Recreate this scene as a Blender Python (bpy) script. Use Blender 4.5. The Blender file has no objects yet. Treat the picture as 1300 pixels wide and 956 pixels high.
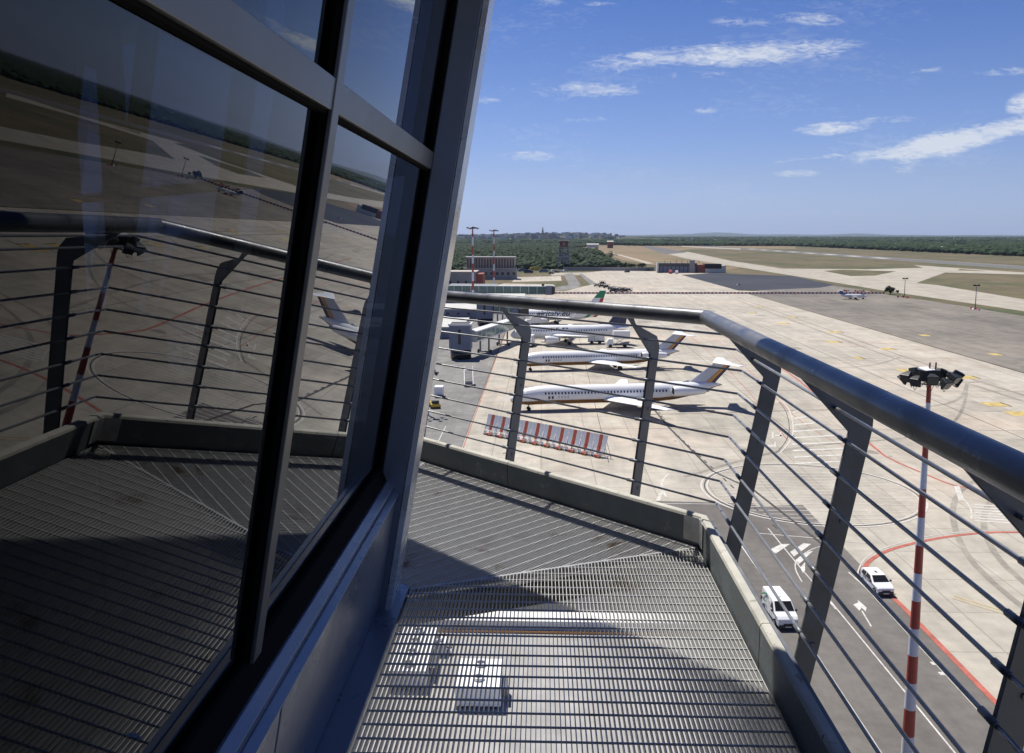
import bpy, bmesh, math, random
import numpy as np
from mathutils import Vector, Matrix
R = math.radians
random.seed(7); rng = np.random.default_rng(7)
S = bpy.context.scene
COL = S.collection
CAMH = 33.5            # eye height above the airfield
DK = 32.0              # top of the walkway grating

# ------------------------------------------------------------------ camera, sky, sun, exposure
FPX, CX, CY = 1100.0, 650.0, 433.5
PITCH, YAW = R(7.0224), R(1.9637)
cd = bpy.data.cameras.new('camera'); cam = bpy.data.objects.new('camera', cd); COL.objects.link(cam)
cam.location = (0, 0, CAMH); cam.rotation_euler = (math.pi/2-PITCH, 0, YAW)
cd.sensor_width = 36; cd.lens = FPX/1300*36; cd.shift_y = -44.5/1300
cd.clip_start = 0.05; cd.clip_end = 90000
S.camera = cam
S.view_settings.view_transform = 'Standard'; S.view_settings.look = 'None'
S.view_settings.exposure = 0.34; S.view_settings.gamma = 1
KX, KY = 0.25, -0.46                                # shadow shift per metre of height
sun_el = math.atan(1/math.hypot(KX, KY)); sun_az = math.atan2(-KX, -KY)   # clockwise from +Y
sd = bpy.data.lights.new('sun', 'SUN'); sd.energy = 5.0; sd.angle = R(0.53); sd.color = (1, .955, .88)
sun = bpy.data.objects.new('sun', sd); COL.objects.link(sun)
sun.rotation_euler = Vector((-KX, -KY, 1)).to_track_quat('Z', 'Y').to_euler()
sun.location = (0, 0, 60)

_F = Vector((-math.sin(YAW)*math.cos(PITCH), math.cos(YAW)*math.cos(PITCH), -math.sin(PITCH)))
_R = Vector((math.cos(YAW), math.sin(YAW), 0)); _U = _R.cross(_F)
def G(x, y, z=0.0):
    """where the sight line through a photo pixel meets the height z"""
    r = _F+_R*((x-CX)/FPX)-_U*((y-CY)/FPX)
    t = (z-CAMH)/r.z
    return Vector((r.x*t, r.y*t, z))

class NT:
    def __init__(s, tree): s.t = tree; s.n = tree.nodes; s.l = tree.links
    def new(s, typ, **kw):
        n = s.n.new(typ)
        for k, v in kw.items(): setattr(n, k, v)
        return n
    def math(s, op, a, b=None, c=None, clamp=False):
        n = s.n.new('ShaderNodeMath'); n.operation = op; n.use_clamp = clamp
        for i, v in enumerate((a, b, c)):
            if v is None: continue
            if isinstance(v, (int, float)): n.inputs[i].default_value = v
            else: s.l.new(v, n.inputs[i])
        return n.outputs[0]
    def noise(s, vec, scale, detail=4, rough=.55, dist=0):
        n = s.n.new('ShaderNodeTexNoise'); n.inputs['Scale'].default_value = scale
        n.inputs['Detail'].default_value = detail; n.inputs['Roughness'].default_value = rough
        n.inputs['Distortion'].default_value = dist
        if vec is not None: s.l.new(vec, n.inputs['Vector'])
        return n.outputs['Fac']
    def ramp(s, fac, stops, interp='LINEAR'):
        n = s.n.new('ShaderNodeValToRGB'); cr = n.color_ramp; cr.interpolation = interp
        while len(cr.elements) < len(stops): cr.elements.new(0.5)
        for e, (p, c) in zip(cr.elements, stops):
            e.position = p; e.color = (c, c, c, 1) if isinstance(c, (int, float)) else (*c, 1)
        s.l.new(fac, n.inputs[0]); return n.outputs[0]
    def mix(s, fac, a, b, mode='MIX'):
        n = s.n.new('ShaderNodeMixRGB'); n.blend_type = mode
        for i, v in enumerate((fac, a, b)):
            if isinstance(v, (int, float)): n.inputs[i].default_value = v if i == 0 else (v, v, v, 1)
            elif isinstance(v, tuple): n.inputs[i].default_value = (*v, 1)
            else: s.l.new(v, n.inputs[i])
        return n.outputs[0]

# sky with thin clouds
W = bpy.data.worlds.new('World'); S.world = W; W.use_nodes = True
nt = NT(W.node_tree); nt.n.clear()
sky = nt.new('ShaderNodeTexSky'); sky.sky_type = 'NISHITA'; sky.sun_disc = False
sky.sun_elevation = sun_el; sky.sun_rotation = sun_az % (2*math.pi)
sky.air_density = 1.1; sky.dust_density = .35; sky.ozone_density = 3.5; sky.altitude = 60
tc = nt.new('ShaderNodeTexCoord'); sep = nt.new('ShaderNodeSeparateXYZ'); nt.l.new(tc.outputs['Generated'], sep.inputs[0])
dx, dy, dz = sep.outputs
ady = nt.math('MAXIMUM', nt.math('ABSOLUTE', dy), .05)
ca = nt.math('DIVIDE', dx, ady); cb = nt.math('DIVIDE', dz, ady)
comb = nt.new('ShaderNodeCombineXYZ'); nt.l.new(ca, comb.inputs[0]); nt.l.new(nt.math('MULTIPLY', cb, 3.2), comb.inputs[1])
fine = nt.noise(comb.outputs[0], 58, 8, .66, 1.1); mid = nt.noise(comb.outputs[0], 11, 5, .6, .4)
wob = nt.noise(comb.outputs[0], 5, 3, .5)
clouds = [  # px, py, half width, half height (photo pixels), slope, strength, fine/solid
 (905, 80, 185, 19, -.07, 1.0), (1000, 66, 60, 8, -.05, .35), (1010, 36, 62, 11, .08, .5), (730, 121, 110, 13, .0, .6), (672, 200, 42, 8, -.02, .62),
 (742, 157, 34, 5, -.03, .4), (1042, 169, 58, 10, -.10, .85), (1205, 180, 175, 17, -.17, 1.5), (1292, 133, 46, 20, -.35, 1.2), (1135, 208, 26, 22, -.5, .45),
 (1003, 223, 34, 6, -.03, .55), (995, 207, 45, 4, -.18, .4), (1110, 158, 60, 6, -.05, .45), (1250, 103, 60, 6, -.06, .4), (890, 146, 18, 5, 0, .5),
 (700, 18, 40, 6, 0, .3), (1085, 2, 40, 6, 0, .4), (620, 133, 30, 6, 0, .4), (930, 42, 45, 8, 0, .5), (760, 20, 30, 5, 0, .5), (1150, 100, 30, 4, -.1, .5), (870, 105, 60, 6, -.05, .45), (1060, 200, 60, 4, -.12, .5), (780, 330, 5, 3, 0, .0), (1400, 160, 120, 22, -.1, .7)]
acc = None
for (px, py, hw, hh, sl, st) in clouds:
    if st == 0: continue
    a0, b0 = (px-688)/FPX, (298-py)/FPX
    da = nt.math('SUBTRACT', ca, a0); db = nt.math('SUBTRACT', nt.math('SUBTRACT', cb, b0), nt.math('MULTIPLY', da, -sl))
    db = nt.math('ADD', db, nt.math('MULTIPLY', nt.math('SUBTRACT', wob, .5), hh/FPX*1.6))
    q = nt.math('ADD', nt.math('POWER', nt.math('ABSOLUTE', nt.math('DIVIDE', da, hw/FPX)), 2.0), nt.math('POWER', nt.math('ABSOLUTE', nt.math('DIVIDE', db, hh/FPX)), 2.0))
    m = nt.math('SUBTRACT', 1.0, q, clamp=True)
    m = nt.math('MULTIPLY', nt.math('POWER', m, 1.1), st)
    acc = m if acc is None else nt.math('MAXIMUM', acc, m)
tex = nt.math('ADD', nt.math('MULTIPLY', fine, .65), nt.math('MULTIPLY', mid, .5))
wisp = nt.ramp(tex, [(.47, 0.0), (.68, 1.0)])
front = nt.math('GREATER_THAN', dy, .06)
dens = nt.math('ADD', nt.math('MULTIPLY', acc, .85), nt.math('MULTIPLY', nt.math('SUBTRACT', tex, .585), 3.4))
acc = nt.math('MULTIPLY', nt.math('MULTIPLY', nt.ramp(dens, [(.10, 0.0), (.45, .26), (1.15, .78)]), front), nt.math('MULTIPLY', acc, 3.2, clamp=True), clamp=True)
far = nt.math('MULTIPLY', nt.ramp(nt.math('ADD', nt.math('MULTIPLY', wob, .5), nt.math('MULTIPLY', fine, .5)), [(.52, 0.0), (.74, 1.0)]), .22)
acc = nt.math('MAXIMUM', acc, nt.math('MULTIPLY', far, nt.math('GREATER_THAN', dz, .02)))
hsv = nt.new('ShaderNodeHueSaturation'); hsv.inputs['Saturation'].default_value = 1.0; nt.l.new(sky.outputs[0], hsv.inputs['Color'])
tint = nt.ramp(dz, [(0., (.372, .50, .985)), (.06, (.40, .442, .71)), (.168, (.325, .373, .589)), (.257, (.231, .309, .54)), (1., (.15, .215, .40))])
skc = nt.mix(acc, nt.mix(1.0, hsv.outputs[0], tint, 'MULTIPLY'), (5.0, 5.25, 5.6))
bg = nt.new('ShaderNodeBackground'); bg.inputs['Strength'].default_value = .122; nt.l.new(skc, bg.inputs[0])
wo = nt.new('ShaderNodeOutputWorld'); nt.l.new(bg.outputs[0], wo.inputs[0])

# ------------------------------------------------------------------ helpers
def _c(c): return (c, c, c) if isinstance(c, (int, float)) else tuple(c)
def mat(name, base, rough=.6, metal=0., var=.12, scale=3., bump=0., coord='Object', spec=None, rvar=0., streak=None, spots=None):
    m = bpy.data.materials.new(name); m.use_nodes = True; t = NT(m.node_tree); b = m.node_tree.nodes['Principled BSDF']
    base = _c(base)
    tcn = t.new('ShaderNodeTexCoord'); vec = tcn.outputs['Object']
    if coord == 'World': vec = t.new('ShaderNodeNewGeometry').outputs['Position']
    if streak:
        mp = t.new('ShaderNodeMapping'); mp.inputs['Scale'].default_value = streak; t.l.new(vec, mp.inputs[0]); vec = mp.outputs[0]
    n = t.noise(vec, scale, 6, .6)
    lo = tuple(max(0, v*(1-var)) for v in base); hi = tuple(min(1, v*(1+var)) for v in base)
    col = t.ramp(n, [(.3, lo), (.7, hi)])
    for (sc, th, wd, sc_col) in (spots or []):
        col = t.mix(t.ramp(t.noise(vec, sc, 6, .65, .3), [(th, 0.), (th+wd, 1.)]), col, sc_col)
    t.l.new(col, b.inputs['Base Color'])
    b.inputs['Metallic'].default_value = metal
    if rvar: t.l.new(t.ramp(n, [(.3, max(0, rough-rvar)), (.7, min(1, rough+rvar))]), b.inputs['Roughness'])
    else: b.inputs['Roughness'].default_value = rough
    if spec is not None: b.inputs['Specular IOR Level'].default_value = spec
    if bump:
        bn = t.new('ShaderNodeBump'); bn.inputs['Strength'].default_value = bump; bn.inputs['Distance'].default_value = .02
        t.l.new(t.noise(vec, scale*6, 5, .6), bn.inputs['Height']); t.l.new(bn.outputs[0], b.inputs['Normal'])
    return m

class MB:
    """collects shapes for ONE mesh object"""
    def __init__(s): s.v = []; s.f = []; s.m = []; s.cur = 0; s.smooth = set()
    def add(s, vs, fs, smooth=False):
        o = len(s.v); s.v += [tuple(v) for v in vs]
        for f in fs:
            if smooth: s.smooth.add(len(s.f))
            s.f.append(tuple(i+o for i in f)); s.m.append(s.cur)
        return s
    def hexa(s, p): return s.add(p, [(0, 3, 2, 1), (4, 5, 6, 7), (0, 1, 5, 4), (1, 2, 6, 5), (2, 3, 7, 6), (3, 0, 4, 7)])
    def box(s, x0, x1, y0, y1, z0, z1):
        return s.hexa([(x0, y0, z0), (x1, y0, z0), (x1, y1, z0), (x0, y1, z0), (x0, y0, z1), (x1, y0, z1), (x1, y1, z1), (x0, y1, z1)])
    def beam(s, a, b, w, h, up=(0, 0, 1)):
        a, b = Vector(a), Vector(b); d = (b-a).normalized(); up = Vector(up)
        sx = d.cross(up)
        if sx.length < 1e-4: sx = d.cross(Vector((1, 0, 0)))
        sx.normalize(); uz = sx.cross(d).normalized()
        P = []
        for q in (a, b):
            for i, j in ((-1, -1), (1, -1), (1, 1), (-1, 1)): P.append(q+sx*(i*w/2)+uz*(j*h/2))
        return s.add(P, [(0, 3, 2, 1), (4, 5, 6, 7), (0, 1, 5, 4), (1, 2, 6, 5), (2, 3, 7, 6), (3, 0, 4, 7)])
    def tube(s, pts, r, n=10, caps=True, r2=None, smooth=True):
        pts = [Vector(p) for p in pts]; rings = []
        for i, p in enumerate(pts):
            d = (pts[min(i+1, len(pts)-1)]-pts[max(i-1, 0)]).normalized()
            if 0 < i < len(pts)-1:
                d1 = (p-pts[i-1]).normalized(); d2 = (pts[i+1]-p).normalized(); cosv = max(.3, math.sqrt(max(0, (1+d1.dot(d2))/2)))
                bn = d1-d2
            else: cosv = 1; bn = Vector((0, 0, 0))
            up = Vector((0, 0, 1)) if abs(d.z) < .9 else Vector((1, 0, 0))
            sx = d.cross(up).normalized(); uz = sx.cross(d)
            rr = r if r2 is None else r+(r2-r)*i/(len(pts)-1)
            ring = []
            for k in range(n):
                v = sx*math.cos(2*math.pi*k/n)*rr+uz*math.sin(2*math.pi*k/n)*rr
                if cosv < .9999 and bn.length > 1e-6:
                    bb = bn.normalized(); v += bb*(v.dot(bb))*(1/cosv-1)
                ring.append(p+v)
            rings.append(ring)
        vs = [v for ring in rings for v in ring]; fs = []
        for i in range(len(rings)-1):
            for k in range(n):
                a = i*n+k; b = i*n+(k+1) % n; fs.append((a, b, b+n, a+n))
        o = s.add(vs, fs, smooth)
        if caps:
            m = (len(rings)-1)*n
            s.add(rings[0], [tuple(reversed(range(n)))]); s.add(rings[-1], [tuple(range(n))])
        return s
    def prism(s, poly, z0, z1):
        n = len(poly); vs = [(p[0], p[1], z0) for p in poly]+[(p[0], p[1], z1) for p in poly]
        return s.add(vs, [tuple(reversed(range(n))), tuple(range(n, 2*n))]+[(i, (i+1) % n, (i+1) % n+n, i+n) for i in range(n)])
    def loft(s, rings, closed=True, caps=True, smooth=False):
        n = len(rings[0]); vs = [v for r in rings for v in r]; fs = []
        for i in range(len(rings)-1):
            for k in range(n if closed else n-1):
                a = i*n+k; b = i*n+(k+1) % n; fs.append((a, b, b+n, a+n))
        s.add(vs, fs, smooth)
        if caps: s.add(rings[0], [tuple(reversed(range(n)))]); s.add(rings[-1], [tuple(range(n))])
        return s
    def build(s, name, mats, parent=None, bevel=0, seg=2):
        me = bpy.data.meshes.new(name); me.from_pydata(s.v, [], s.f)
        if not isinstance(mats, (list, tuple)): mats = [mats]
        for m in mats: me.materials.append(m)
        for i, p in enumerate(me.polygons):
            p.material_index = s.m[i]
            if i in s.smooth: p.use_smooth = True
        bm = bmesh.new(); bm.from_mesh(me); bmesh.ops.remove_doubles(bm, verts=bm.verts, dist=1e-5)
        bmesh.ops.recalc_face_normals(bm, faces=bm.faces); bm.to_mesh(me); bm.free(); me.update()
        o = bpy.data.objects.new(name, me); COL.objects.link(o)
        if parent is not None: o.parent = parent
        if bevel:
            md = o.modifiers.new('bevel', 'BEVEL'); md.width = bevel; md.segments = seg; md.limit_method = 'ANGLE'; md.angle_limit = R(35)
        return o
def tag(o, label=None, cat=None, group=None, kind=None):
    if label: o['label'] = label
    if cat: o['category'] = cat
    if group: o['group'] = group
    if kind: o['kind'] = kind
    return o
def empty(name, loc, rz=0, label=None, cat=None, group=None):
    o = bpy.data.objects.new(name, None); COL.objects.link(o); o.location = loc; o.rotation_euler = (0, 0, rz); o.empty_display_size = .2
    return tag(o, label, cat, group)
def kids(o): return [c for c in bpy.data.objects if c.parent == o]
def copy_tree(o, parent=None):
    c = o.copy(); COL.objects.link(c); c.parent = parent
    for ch in kids(o): copy_tree(ch, c)
    return c
def place(o, loc, rz=None, label=None, group=None):
    o.location = loc
    if rz is not None: o.rotation_euler = (0, 0, rz)
    if label: o['label'] = label
    if group: o['group'] = group
    return o
def sheet(name, pts, z, m, kind='structure', label=None):
    """flat ground sheet; pts are world xy"""
    me = bpy.data.meshes.new(name); me.from_pydata([(p[0], p[1], z) for p in pts], [], [tuple(range(len(pts)))])
    me.materials.append(m); bm = bmesh.new(); bm.from_mesh(me)
    for f in bm.faces:
        f.normal_update()
        if f.normal.z < 0: f.normal_flip()
    bmesh.ops.triangulate(bm, faces=bm.faces); bm.to_mesh(me); bm.free()
    o = bpy.data.objects.new(name, me); COL.objects.link(o); o['kind'] = kind
    if label: o['label'] = label
    return o
def pxs(pts): return [tuple(G(*p)[:2]) for p in pts]

# ------------------------------------------------------------------ materials of the ground
def ground_mat(name, a, b, scale, detail_scale, c=None, cs=None, rough=.95, streak=None, joints=None, jcol=.7, dirt=0.):
    m = bpy.data.materials.new(name); m.use_nodes = True; t = NT(m.node_tree); p = m.node_tree.nodes['Principled BSDF']
    vec = t.new('ShaderNodeNewGeometry').outputs['Position']; v2 = vec
    if streak:
        mp = t.new('ShaderNodeMapping'); mp.inputs['Scale'].default_value = streak; t.l.new(vec, mp.inputs[0]); v2 = mp.outputs[0]
    n1 = t.noise(v2, scale, 5, .6, .3); n2 = t.noise(vec, detail_scale, 5, .65)
    col = t.mix(t.ramp(n1, [(.35, 0.), (.65, 1.)]), _c(a), _c(b))
    if c: col = t.mix(t.ramp(t.noise(vec, cs, 4, .6), [(.48, 0.), (.68, 1.)]), col, _c(c))
    col = t.mix(1.0, col, t.ramp(n2, [(.25, .82), (.75, 1.14)]), 'MULTIPLY')
    if dirt:
        mp = t.new('ShaderNodeMapping'); mp.inputs['Scale'].default_value = (.6, .05, 1); mp.inputs['Rotation'].default_value = (0, 0, .12); t.l.new(vec, mp.inputs[0])
        col = t.mix(1.0, col, t.ramp(t.noise(mp.outputs[0], .5, 6, .7, .4), [(.3, 1-dirt), (.6, 1.)]), 'MULTIPLY')
        col = t.mix(1.0, col, t.ramp(t.noise(vec, .05, 6, .7, 1.2), [(.35, 1-dirt*.8), (.55, 1.), (.8, 1.06)]), 'MULTIPLY')
    if joints:
        sp = t.new('ShaderNodeSeparateXYZ'); t.l.new(vec, sp.inputs[0])
        js = []
        for ax, per in ((0, joints[0]), (1, joints[1])):
            fr = t.math('PINGPONG', sp.outputs[ax], per/2)
            js.append(t.math('LESS_THAN', fr, joints[2]))
        # slab to slab tone
        fl = t.new('ShaderNodeCombineXYZ')
        t.l.new(t.math('FLOOR', t.math('DIVIDE', sp.outputs[0], joints[0]*1.0)), fl.inputs[0]); t.l.new(t.math('FLOOR', t.math('DIVIDE', sp.outputs[1], joints[1]*1.0)), fl.inputs[1])
        wn = t.new('ShaderNodeTexWhiteNoise'); wn.noise_dimensions = '2D'; t.l.new(fl.outputs[0], wn.inputs['Vector'])
        col = t.mix(1.0, col, t.ramp(wn.outputs['Value'], [(0., .90), (.15, .97), (.85, 1.02), (1., 1.07)]), 'MULTIPLY')
        col = t.mix(t.math('MULTIPLY', t.math('MAXIMUM', js[0], js[1]), jcol), col, (.12, .11, .10))
    t.l.new(col, p.inputs['Base Color']); p.inputs['Roughness'].default_value = rough; p.inputs['Specular IOR Level'].default_value = .25
    return m
M_terrain = ground_mat('terrain', (.030, .048, .020), (.055, .062, .030), .004, .03, c=(.11, .085, .05), cs=.0022)
M_grass = ground_mat('dry_grass', (.115, .105, .052), (.175, .135, .08), .02, .12, c=(.07, .09, .036), cs=.008, streak=(1, .2, 1), dirt=.3)
M_soil = ground_mat('bare_soil', (.20, .135, .08), (.23, .18, .11), .03, .2, c=(.11, .11, .05), cs=.012)
M_conc = ground_mat('apron_concrete', (.40, .37, .31), (.47, .43, .36), .012, .35, c=(.49, .415, .335), cs=.02, joints=(7.5, 7.5, .07), jcol=.42, dirt=.2)
M_conc2 = ground_mat('taxiway_concrete', (.36, .33, .27), (.44, .40, .33), .01, .1, streak=(1, .06, 1), dirt=.2)
M_asph_old = ground_mat('worn_asphalt', (.18, .163, .14), (.235, .213, .185), .012, .25, c=(.26, .23, .19), cs=.012, streak=(1, .15, 1), dirt=.3)
M_asph_new = ground_mat('new_asphalt', (.036, .040, .052), (.050, .054, .066), .02, .3)
M_road = ground_mat('road_asphalt', (.145, .135, .122), (.18, .166, .15), .06, .8, streak=(1, .3, 1), dirt=.22)
M_pier = ground_mat('stand_asphalt', (.20, .195, .185), (.25, .24, .225), .03, .4, dirt=.25)
M_runway = ground_mat('runway_asphalt', (.11, .11, .11), (.15, .145, .14), .01, .1, streak=(1, .05, 1))
M_white = mat('marking_white', (.50, .485, .45), .8, var=.28, scale=1.5, coord='World')
M_white2 = mat('faded_marking', (.49, .465, .42), .8, var=.22, scale=1.2, coord='World')
M_red = mat('marking_red', (.36, .10, .07), .8, var=.3, scale=1.2, coord='World')
M_yellow = mat('marking_yellow', (.44, .33, .11), .8, var=.35, scale=.8, coord='World')
M_black = mat('marking_black', .05, .9, var=.3, scale=1.2, coord='World')

# ------------------------------------------------------------------ airfield ground
sheet('terrain', [(-45000, -3000), (45000, -3000), (45000, 60000), (-45000, 60000)], 0, M_terrain)
sheet('airfield_grass', [(-60, 20), (420, 20), (900, 300), (760, 1200), (745, 3400), (200, 3400), (120, 1400), (60, 1050), (20, 800), (-160, 790), (-160, 20)], .02, M_grass)
sheet('bare_ground', pxs([(757, 318), (800, 312.5), (868, 311.5), (1010, 313), (1010, 316), (880, 316), (842, 321), (905, 333), (940, 340), (905, 345), (840, 338), (790, 330)]), .04, M_soil)
sheet('bare_ground', pxs([(650, 372), (652, 368), (700, 365), (752, 362), (752, 371)]), .045, M_soil)
sheet('bare_ground', pxs([(712, 316), (722, 313.2), (790, 311.5), (800, 314), (757, 319)]), .05, M_soil)
# taxiways and exits
sheet('taxiway', [(204, 1250), (204, 1072), (207, 627), (206, 520), (212, 400), (214, 100), (214, -300), (252, -300), (252, 466)] + pxs([(1190, 362), (1163, 359.5), (1200, 346), (1300, 348.5), (1400, 354), (1400, 348), (1300, 346), (1225, 341), (1160, 336.5), (1172, 340), (1100, 342), (994, 341), (930, 331.5), (873, 319.6), (842, 321)]), .06, M_conc2)
sheet('taxiway', pxs([(815, 313), (828, 312.6), (872, 320.5), (846, 323)]), .07, M_runway)
sheet('grass_island', pxs([(1045, 344), (1070, 342.5), (1138, 344.5), (1111, 350), (1080, 350.5)]), .09, M_grass)
sheet('grass_island', pxs([(1219, 341.5), (1253, 344), (1215, 343.4)]), .09, M_grass)
sheet('runway', [(455, 4200), (463, 1640), (468, 860), (472, 300), (474, -500), (520, -500), (516, 860), (510, 1640), (500, 4200)], .10, M_runway)
for x0, x1 in ((466.5, 467.6), (514.5, 516)):
    sheet('runway_marking', [(x0-11, 4200), (x0-3, 1640), (x0+1, 860), (x0+6, -500), (x1+6, -500), (x1+1, 860), (x1-3, 1640), (x1-11, 4200)], .13, M_white)
for i in range(8):
    y = 1250+i*110; sheet('runway_marking', [(482, y), (496, y), (496, y+50), (482, y+50)], .13, M_white)
sheet('taxiway', pxs([(866, 312.4), (940, 315.5), (940, 317), (866, 313.4)]), .115, M_conc2)
# aprons
sheet('apron', [(-12.6, 100), (34, 106), (200, 40), (400, -100), (117, -100), (117, 208), (117.5, 497), (118, 516), (-12, 516)], .10, M_conc)
sheet('apron', [(32.6, -100), (118, -100), (118, 120), (32.6, 120)], .104, M_conc)
sheet('asphalt_apron', [(117.2, -100), (203, -100), (199, 400), (196, 470), (194, 505), (196, 545)]+pxs([(1057, 362.6), (1040, 365), (968, 368)])+[(118, 510)], .108, M_asph_old)
sheet('far_apron', pxs([(706, 372.5), (757, 360), (738, 347), (770, 343.5), (885, 345.5), (905, 346.5), (868, 349.5), (937, 369), (1000, 372)]), .112, M_conc)
sheet('new_asphalt_patch', pxs([(864, 349), (905, 347.2), (1003, 350.5), (1060, 362), (1040, 365.5), (968, 368.5), (935, 368.5)]), .125, M_asph_new)
sheet('yard', pxs([(655, 352), (712, 350.5), (713, 356.5), (650, 358)]), .06, M_conc)
sheet('yard', pxs([(612, 366), (640, 360), (702, 361), (705, 363.5), (650, 365.5), (630, 372), (560, 375), (560, 370)]), .065, M_conc)
sheet('road', pxs([(716, 348), (727, 347), (737, 361), (735, 365), (720, 368), (650, 373), (650, 369), (700, 366), (722, 362)]), .075, M_pier)
sheet('road', pxs([(735, 348), (741, 347), (757, 360), (750, 362)]), .077, M_pier)
sheet('road', pxs([(771, 320), (776, 320), (830, 334.5), (822, 335)]), .07, M_conc2)
sheet('road', pxs([(700, 346.5), (840, 344.5), (840, 347.5), (700, 350)]), .055, M_conc2)
# terminal side
sheet('service_road', [(-140, 20), (33.2, 20), (33.2, 90), (36, 104), (34, 112), (-140, 112)], .096, M_road)
sheet('service_road', [(-12.6, 455), (-12.6, 100), (-8, 92), (-140, 92), (-140, 455)], .106, M_pier)
sheet('service_road', [(-140, 106.4), (14, 106.8), (26.6, 106.2), (27.6, 98), (28.6, 92), (30.6, 87), (31.6, 83), (32.2, 78), (32.2, 20), (-140, 20)], .112, M_road)

NSTRIP = 0
def strip(name, pts, w, m, z, closed=False):
    """painted line of width w along world xy points"""
    global NSTRIP
    NSTRIP += 1; z += NSTRIP*2.5e-5
    P = [Vector((p[0], p[1])) for p in pts]; n = len(P); L, Rr = [], []
    for i in range(n):
        a = P[i-1] if (i > 0 or closed) else P[i]; b = P[(i+1) % n] if (i < n-1 or closed) else P[i]
        d = (b-a).normalized(); nn = Vector((-d.y, d.x))*w/2; L.append(P[i]+nn); Rr.append(P[i]-nn)
    vs = [(p.x, p.y, z) for p in L+Rr]; fs = [(i, (i+1) % n, (i+1) % n+n, i+n) for i in range(n if closed else n-1)]
    mb = MB(); mb.add(vs, fs); o = mb.build(name, m); o['kind'] = 'structure'
    for p in o.data.polygons: pass
    return o
def spline(pts, k=8):
    out = []
    for i in range(len(pts)-1):
        p0 = Vector(pts[max(i-1, 0)]); p1 = Vector(pts[i]); p2 = Vector(pts[i+1]); p3 = Vector(pts[min(i+2, len(pts)-1)])
        for j in range(k):
            t = j/k; out.append(.5*((2*p1)+(p2-p0)*t+(2*p0-5*p1+4*p2-p3)*t*t+(3*p1-p0-3*p2+p3)*t**3))
    return out+[Vector(pts[-1])]
Z = .122
def circle(c, r, a0=0, a1=360, n=72): return [(c[0]+r*math.cos(R(a0+(a1-a0)*i/n)), c[1]+r*math.sin(R(a0+(a1-a0)*i/n))) for i in range(n+1)]
cc = (35.2, 111.5); cr = 13.9
for r_, w_, m_ in ((cr, .28, M_white2), (cr-.42, .16, M_black), (cr-.75, .22, M_white2)):
    strip('apron_marking', circle(cc, r_)[:-1], w_, m_, Z+.004, True)
mb = MB()
y = cc[1]-cr+1.6
while y < cc[1]+cr-1.2:
    h = math.sqrt(max(0, (cr-1.2)**2-(y-cc[1])**2)); mb.add([(cc[0]-h, y-.085, Z), (cc[0]+h, y-.085, Z), (cc[0]+h, y+.085, Z), (cc[0]-h, y+.085, Z)], [(0, 1, 2, 3)]); y += 1.42
tag(mb.build('apron_marking', M_white2), kind='structure')
# stand circle and fan-shaped hatching further out
c2 = (21.0, 146.0)
arc = [(994, 511), (1003, 524), (1007, 545), (1002, 562), (990, 576)]
strip('apron_marking', spline(pxs(arc)), .22, M_white2, Z)
strip('apron_marking', spline(pxs([(x-5, y) for x, y in arc])), .12, M_black, Z)
mb = MB()
for i in range(9):
    y0 = 518+i*8.2; xe = 1010+min(i*11.5+8, 66)
    a, b = G(1007+2*math.sin(i), y0+5), G(xe, y0+2.0); a2, b2 = G(1007+2*math.sin(i), y0+7.0), G(xe, y0+3.4)
    mb.add([(p.x, p.y, Z) for p in (a, b, b2, a2)], [(0, 1, 2, 3)])
tag(mb.build('apron_marking', M_white2), kind='structure')
mb = MB()
for i in range(7):
    y0 = 641+i*3.4; a, b, b2, a2 = G(1237, y0), G(1330, y0+6), G(1330, y0+8), G(1237, y0+1.4)
    mb.add([(p.x, p.y, Z) for p in (a, b, b2, a2)], [(0, 1, 2, 3)])
tag(mb.build('apron_marking', M_white2), kind='structure')
strip('apron_marking', spline(pxs([(1213, 618), (1218, 630), (1228, 640), (1233, 650), (1233, 660)])), .2, M_white2, Z)
sheet('apron_marking', pxs([(1211, 618), (1218, 618), (1224, 636), (1217, 637)]), Z+.002, M_white2)
strip('apron_marking', spline(pxs([(848, 603), (841, 612), (841, 622), (846, 632)])), .35, M_white2, Z)
sheet('apron_marking', pxs([(838, 625), (843, 624), (838, 637), (832, 637)]), Z+.002, M_white2)
# the characters painted beside the stand
for (x, y, w, h) in ((980, 549, 2, 8), (984, 553, 8, 2), (990, 549, 2, 8), (975, 566, 8, 2), (983, 562, 2, 7)):
    sheet('apron_marking', pxs([(x, y), (x+w, y), (x+w, y+h), (x, y+h)]), Z, M_white2)
# red lines
strip('apron_marking', spline(pxs([(905, 405), (985, 462), (1050, 513), (1109, 568), (1134, 585), (1175, 603), (1211, 617), (1256, 626), (1300, 633), (1400, 648)])), .42, M_red, Z)
strip('apron_marking', spline(pxs([(890, 412), (960, 480), (1010, 530), (1060, 562), (1100, 580)])), .12, M_red, Z-.003)
strip('apron_marking', spline(pxs([(845, 402), (905, 452), (952, 500), (1000, 560)])), .15, M_red, Z-.003)
strip('apron_marking', [(32.75, 20), (32.75, 76)]+[tuple(v) for v in spline(pxs([(1106, 735), (1097, 726), (1106, 712), (1134, 698), (1189, 685), (1245, 678), (1300, 677), (1420, 678)]))], .5, M_red, Z+.006)
strip('apron_marking', spline(pxs([(1088, 735), (1091, 722), (1101, 708), (1128, 695), (1185, 681), (1245, 675), (1300, 674)])), .14, M_white2, Z+.006)
strip('apron_marking', pxs([(1109, 692), (1040, 685), (960, 678)]), .18, M_white2, Z+.009)
strip('apron_marking', [(-12.3, 100), (-12.3, 300)], .16, M_red, Z)
for x in (79.5,): strip('apron_joint', [(x, 120), (x+1.5, 480)], .17, M_black, Z-.006)
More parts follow.
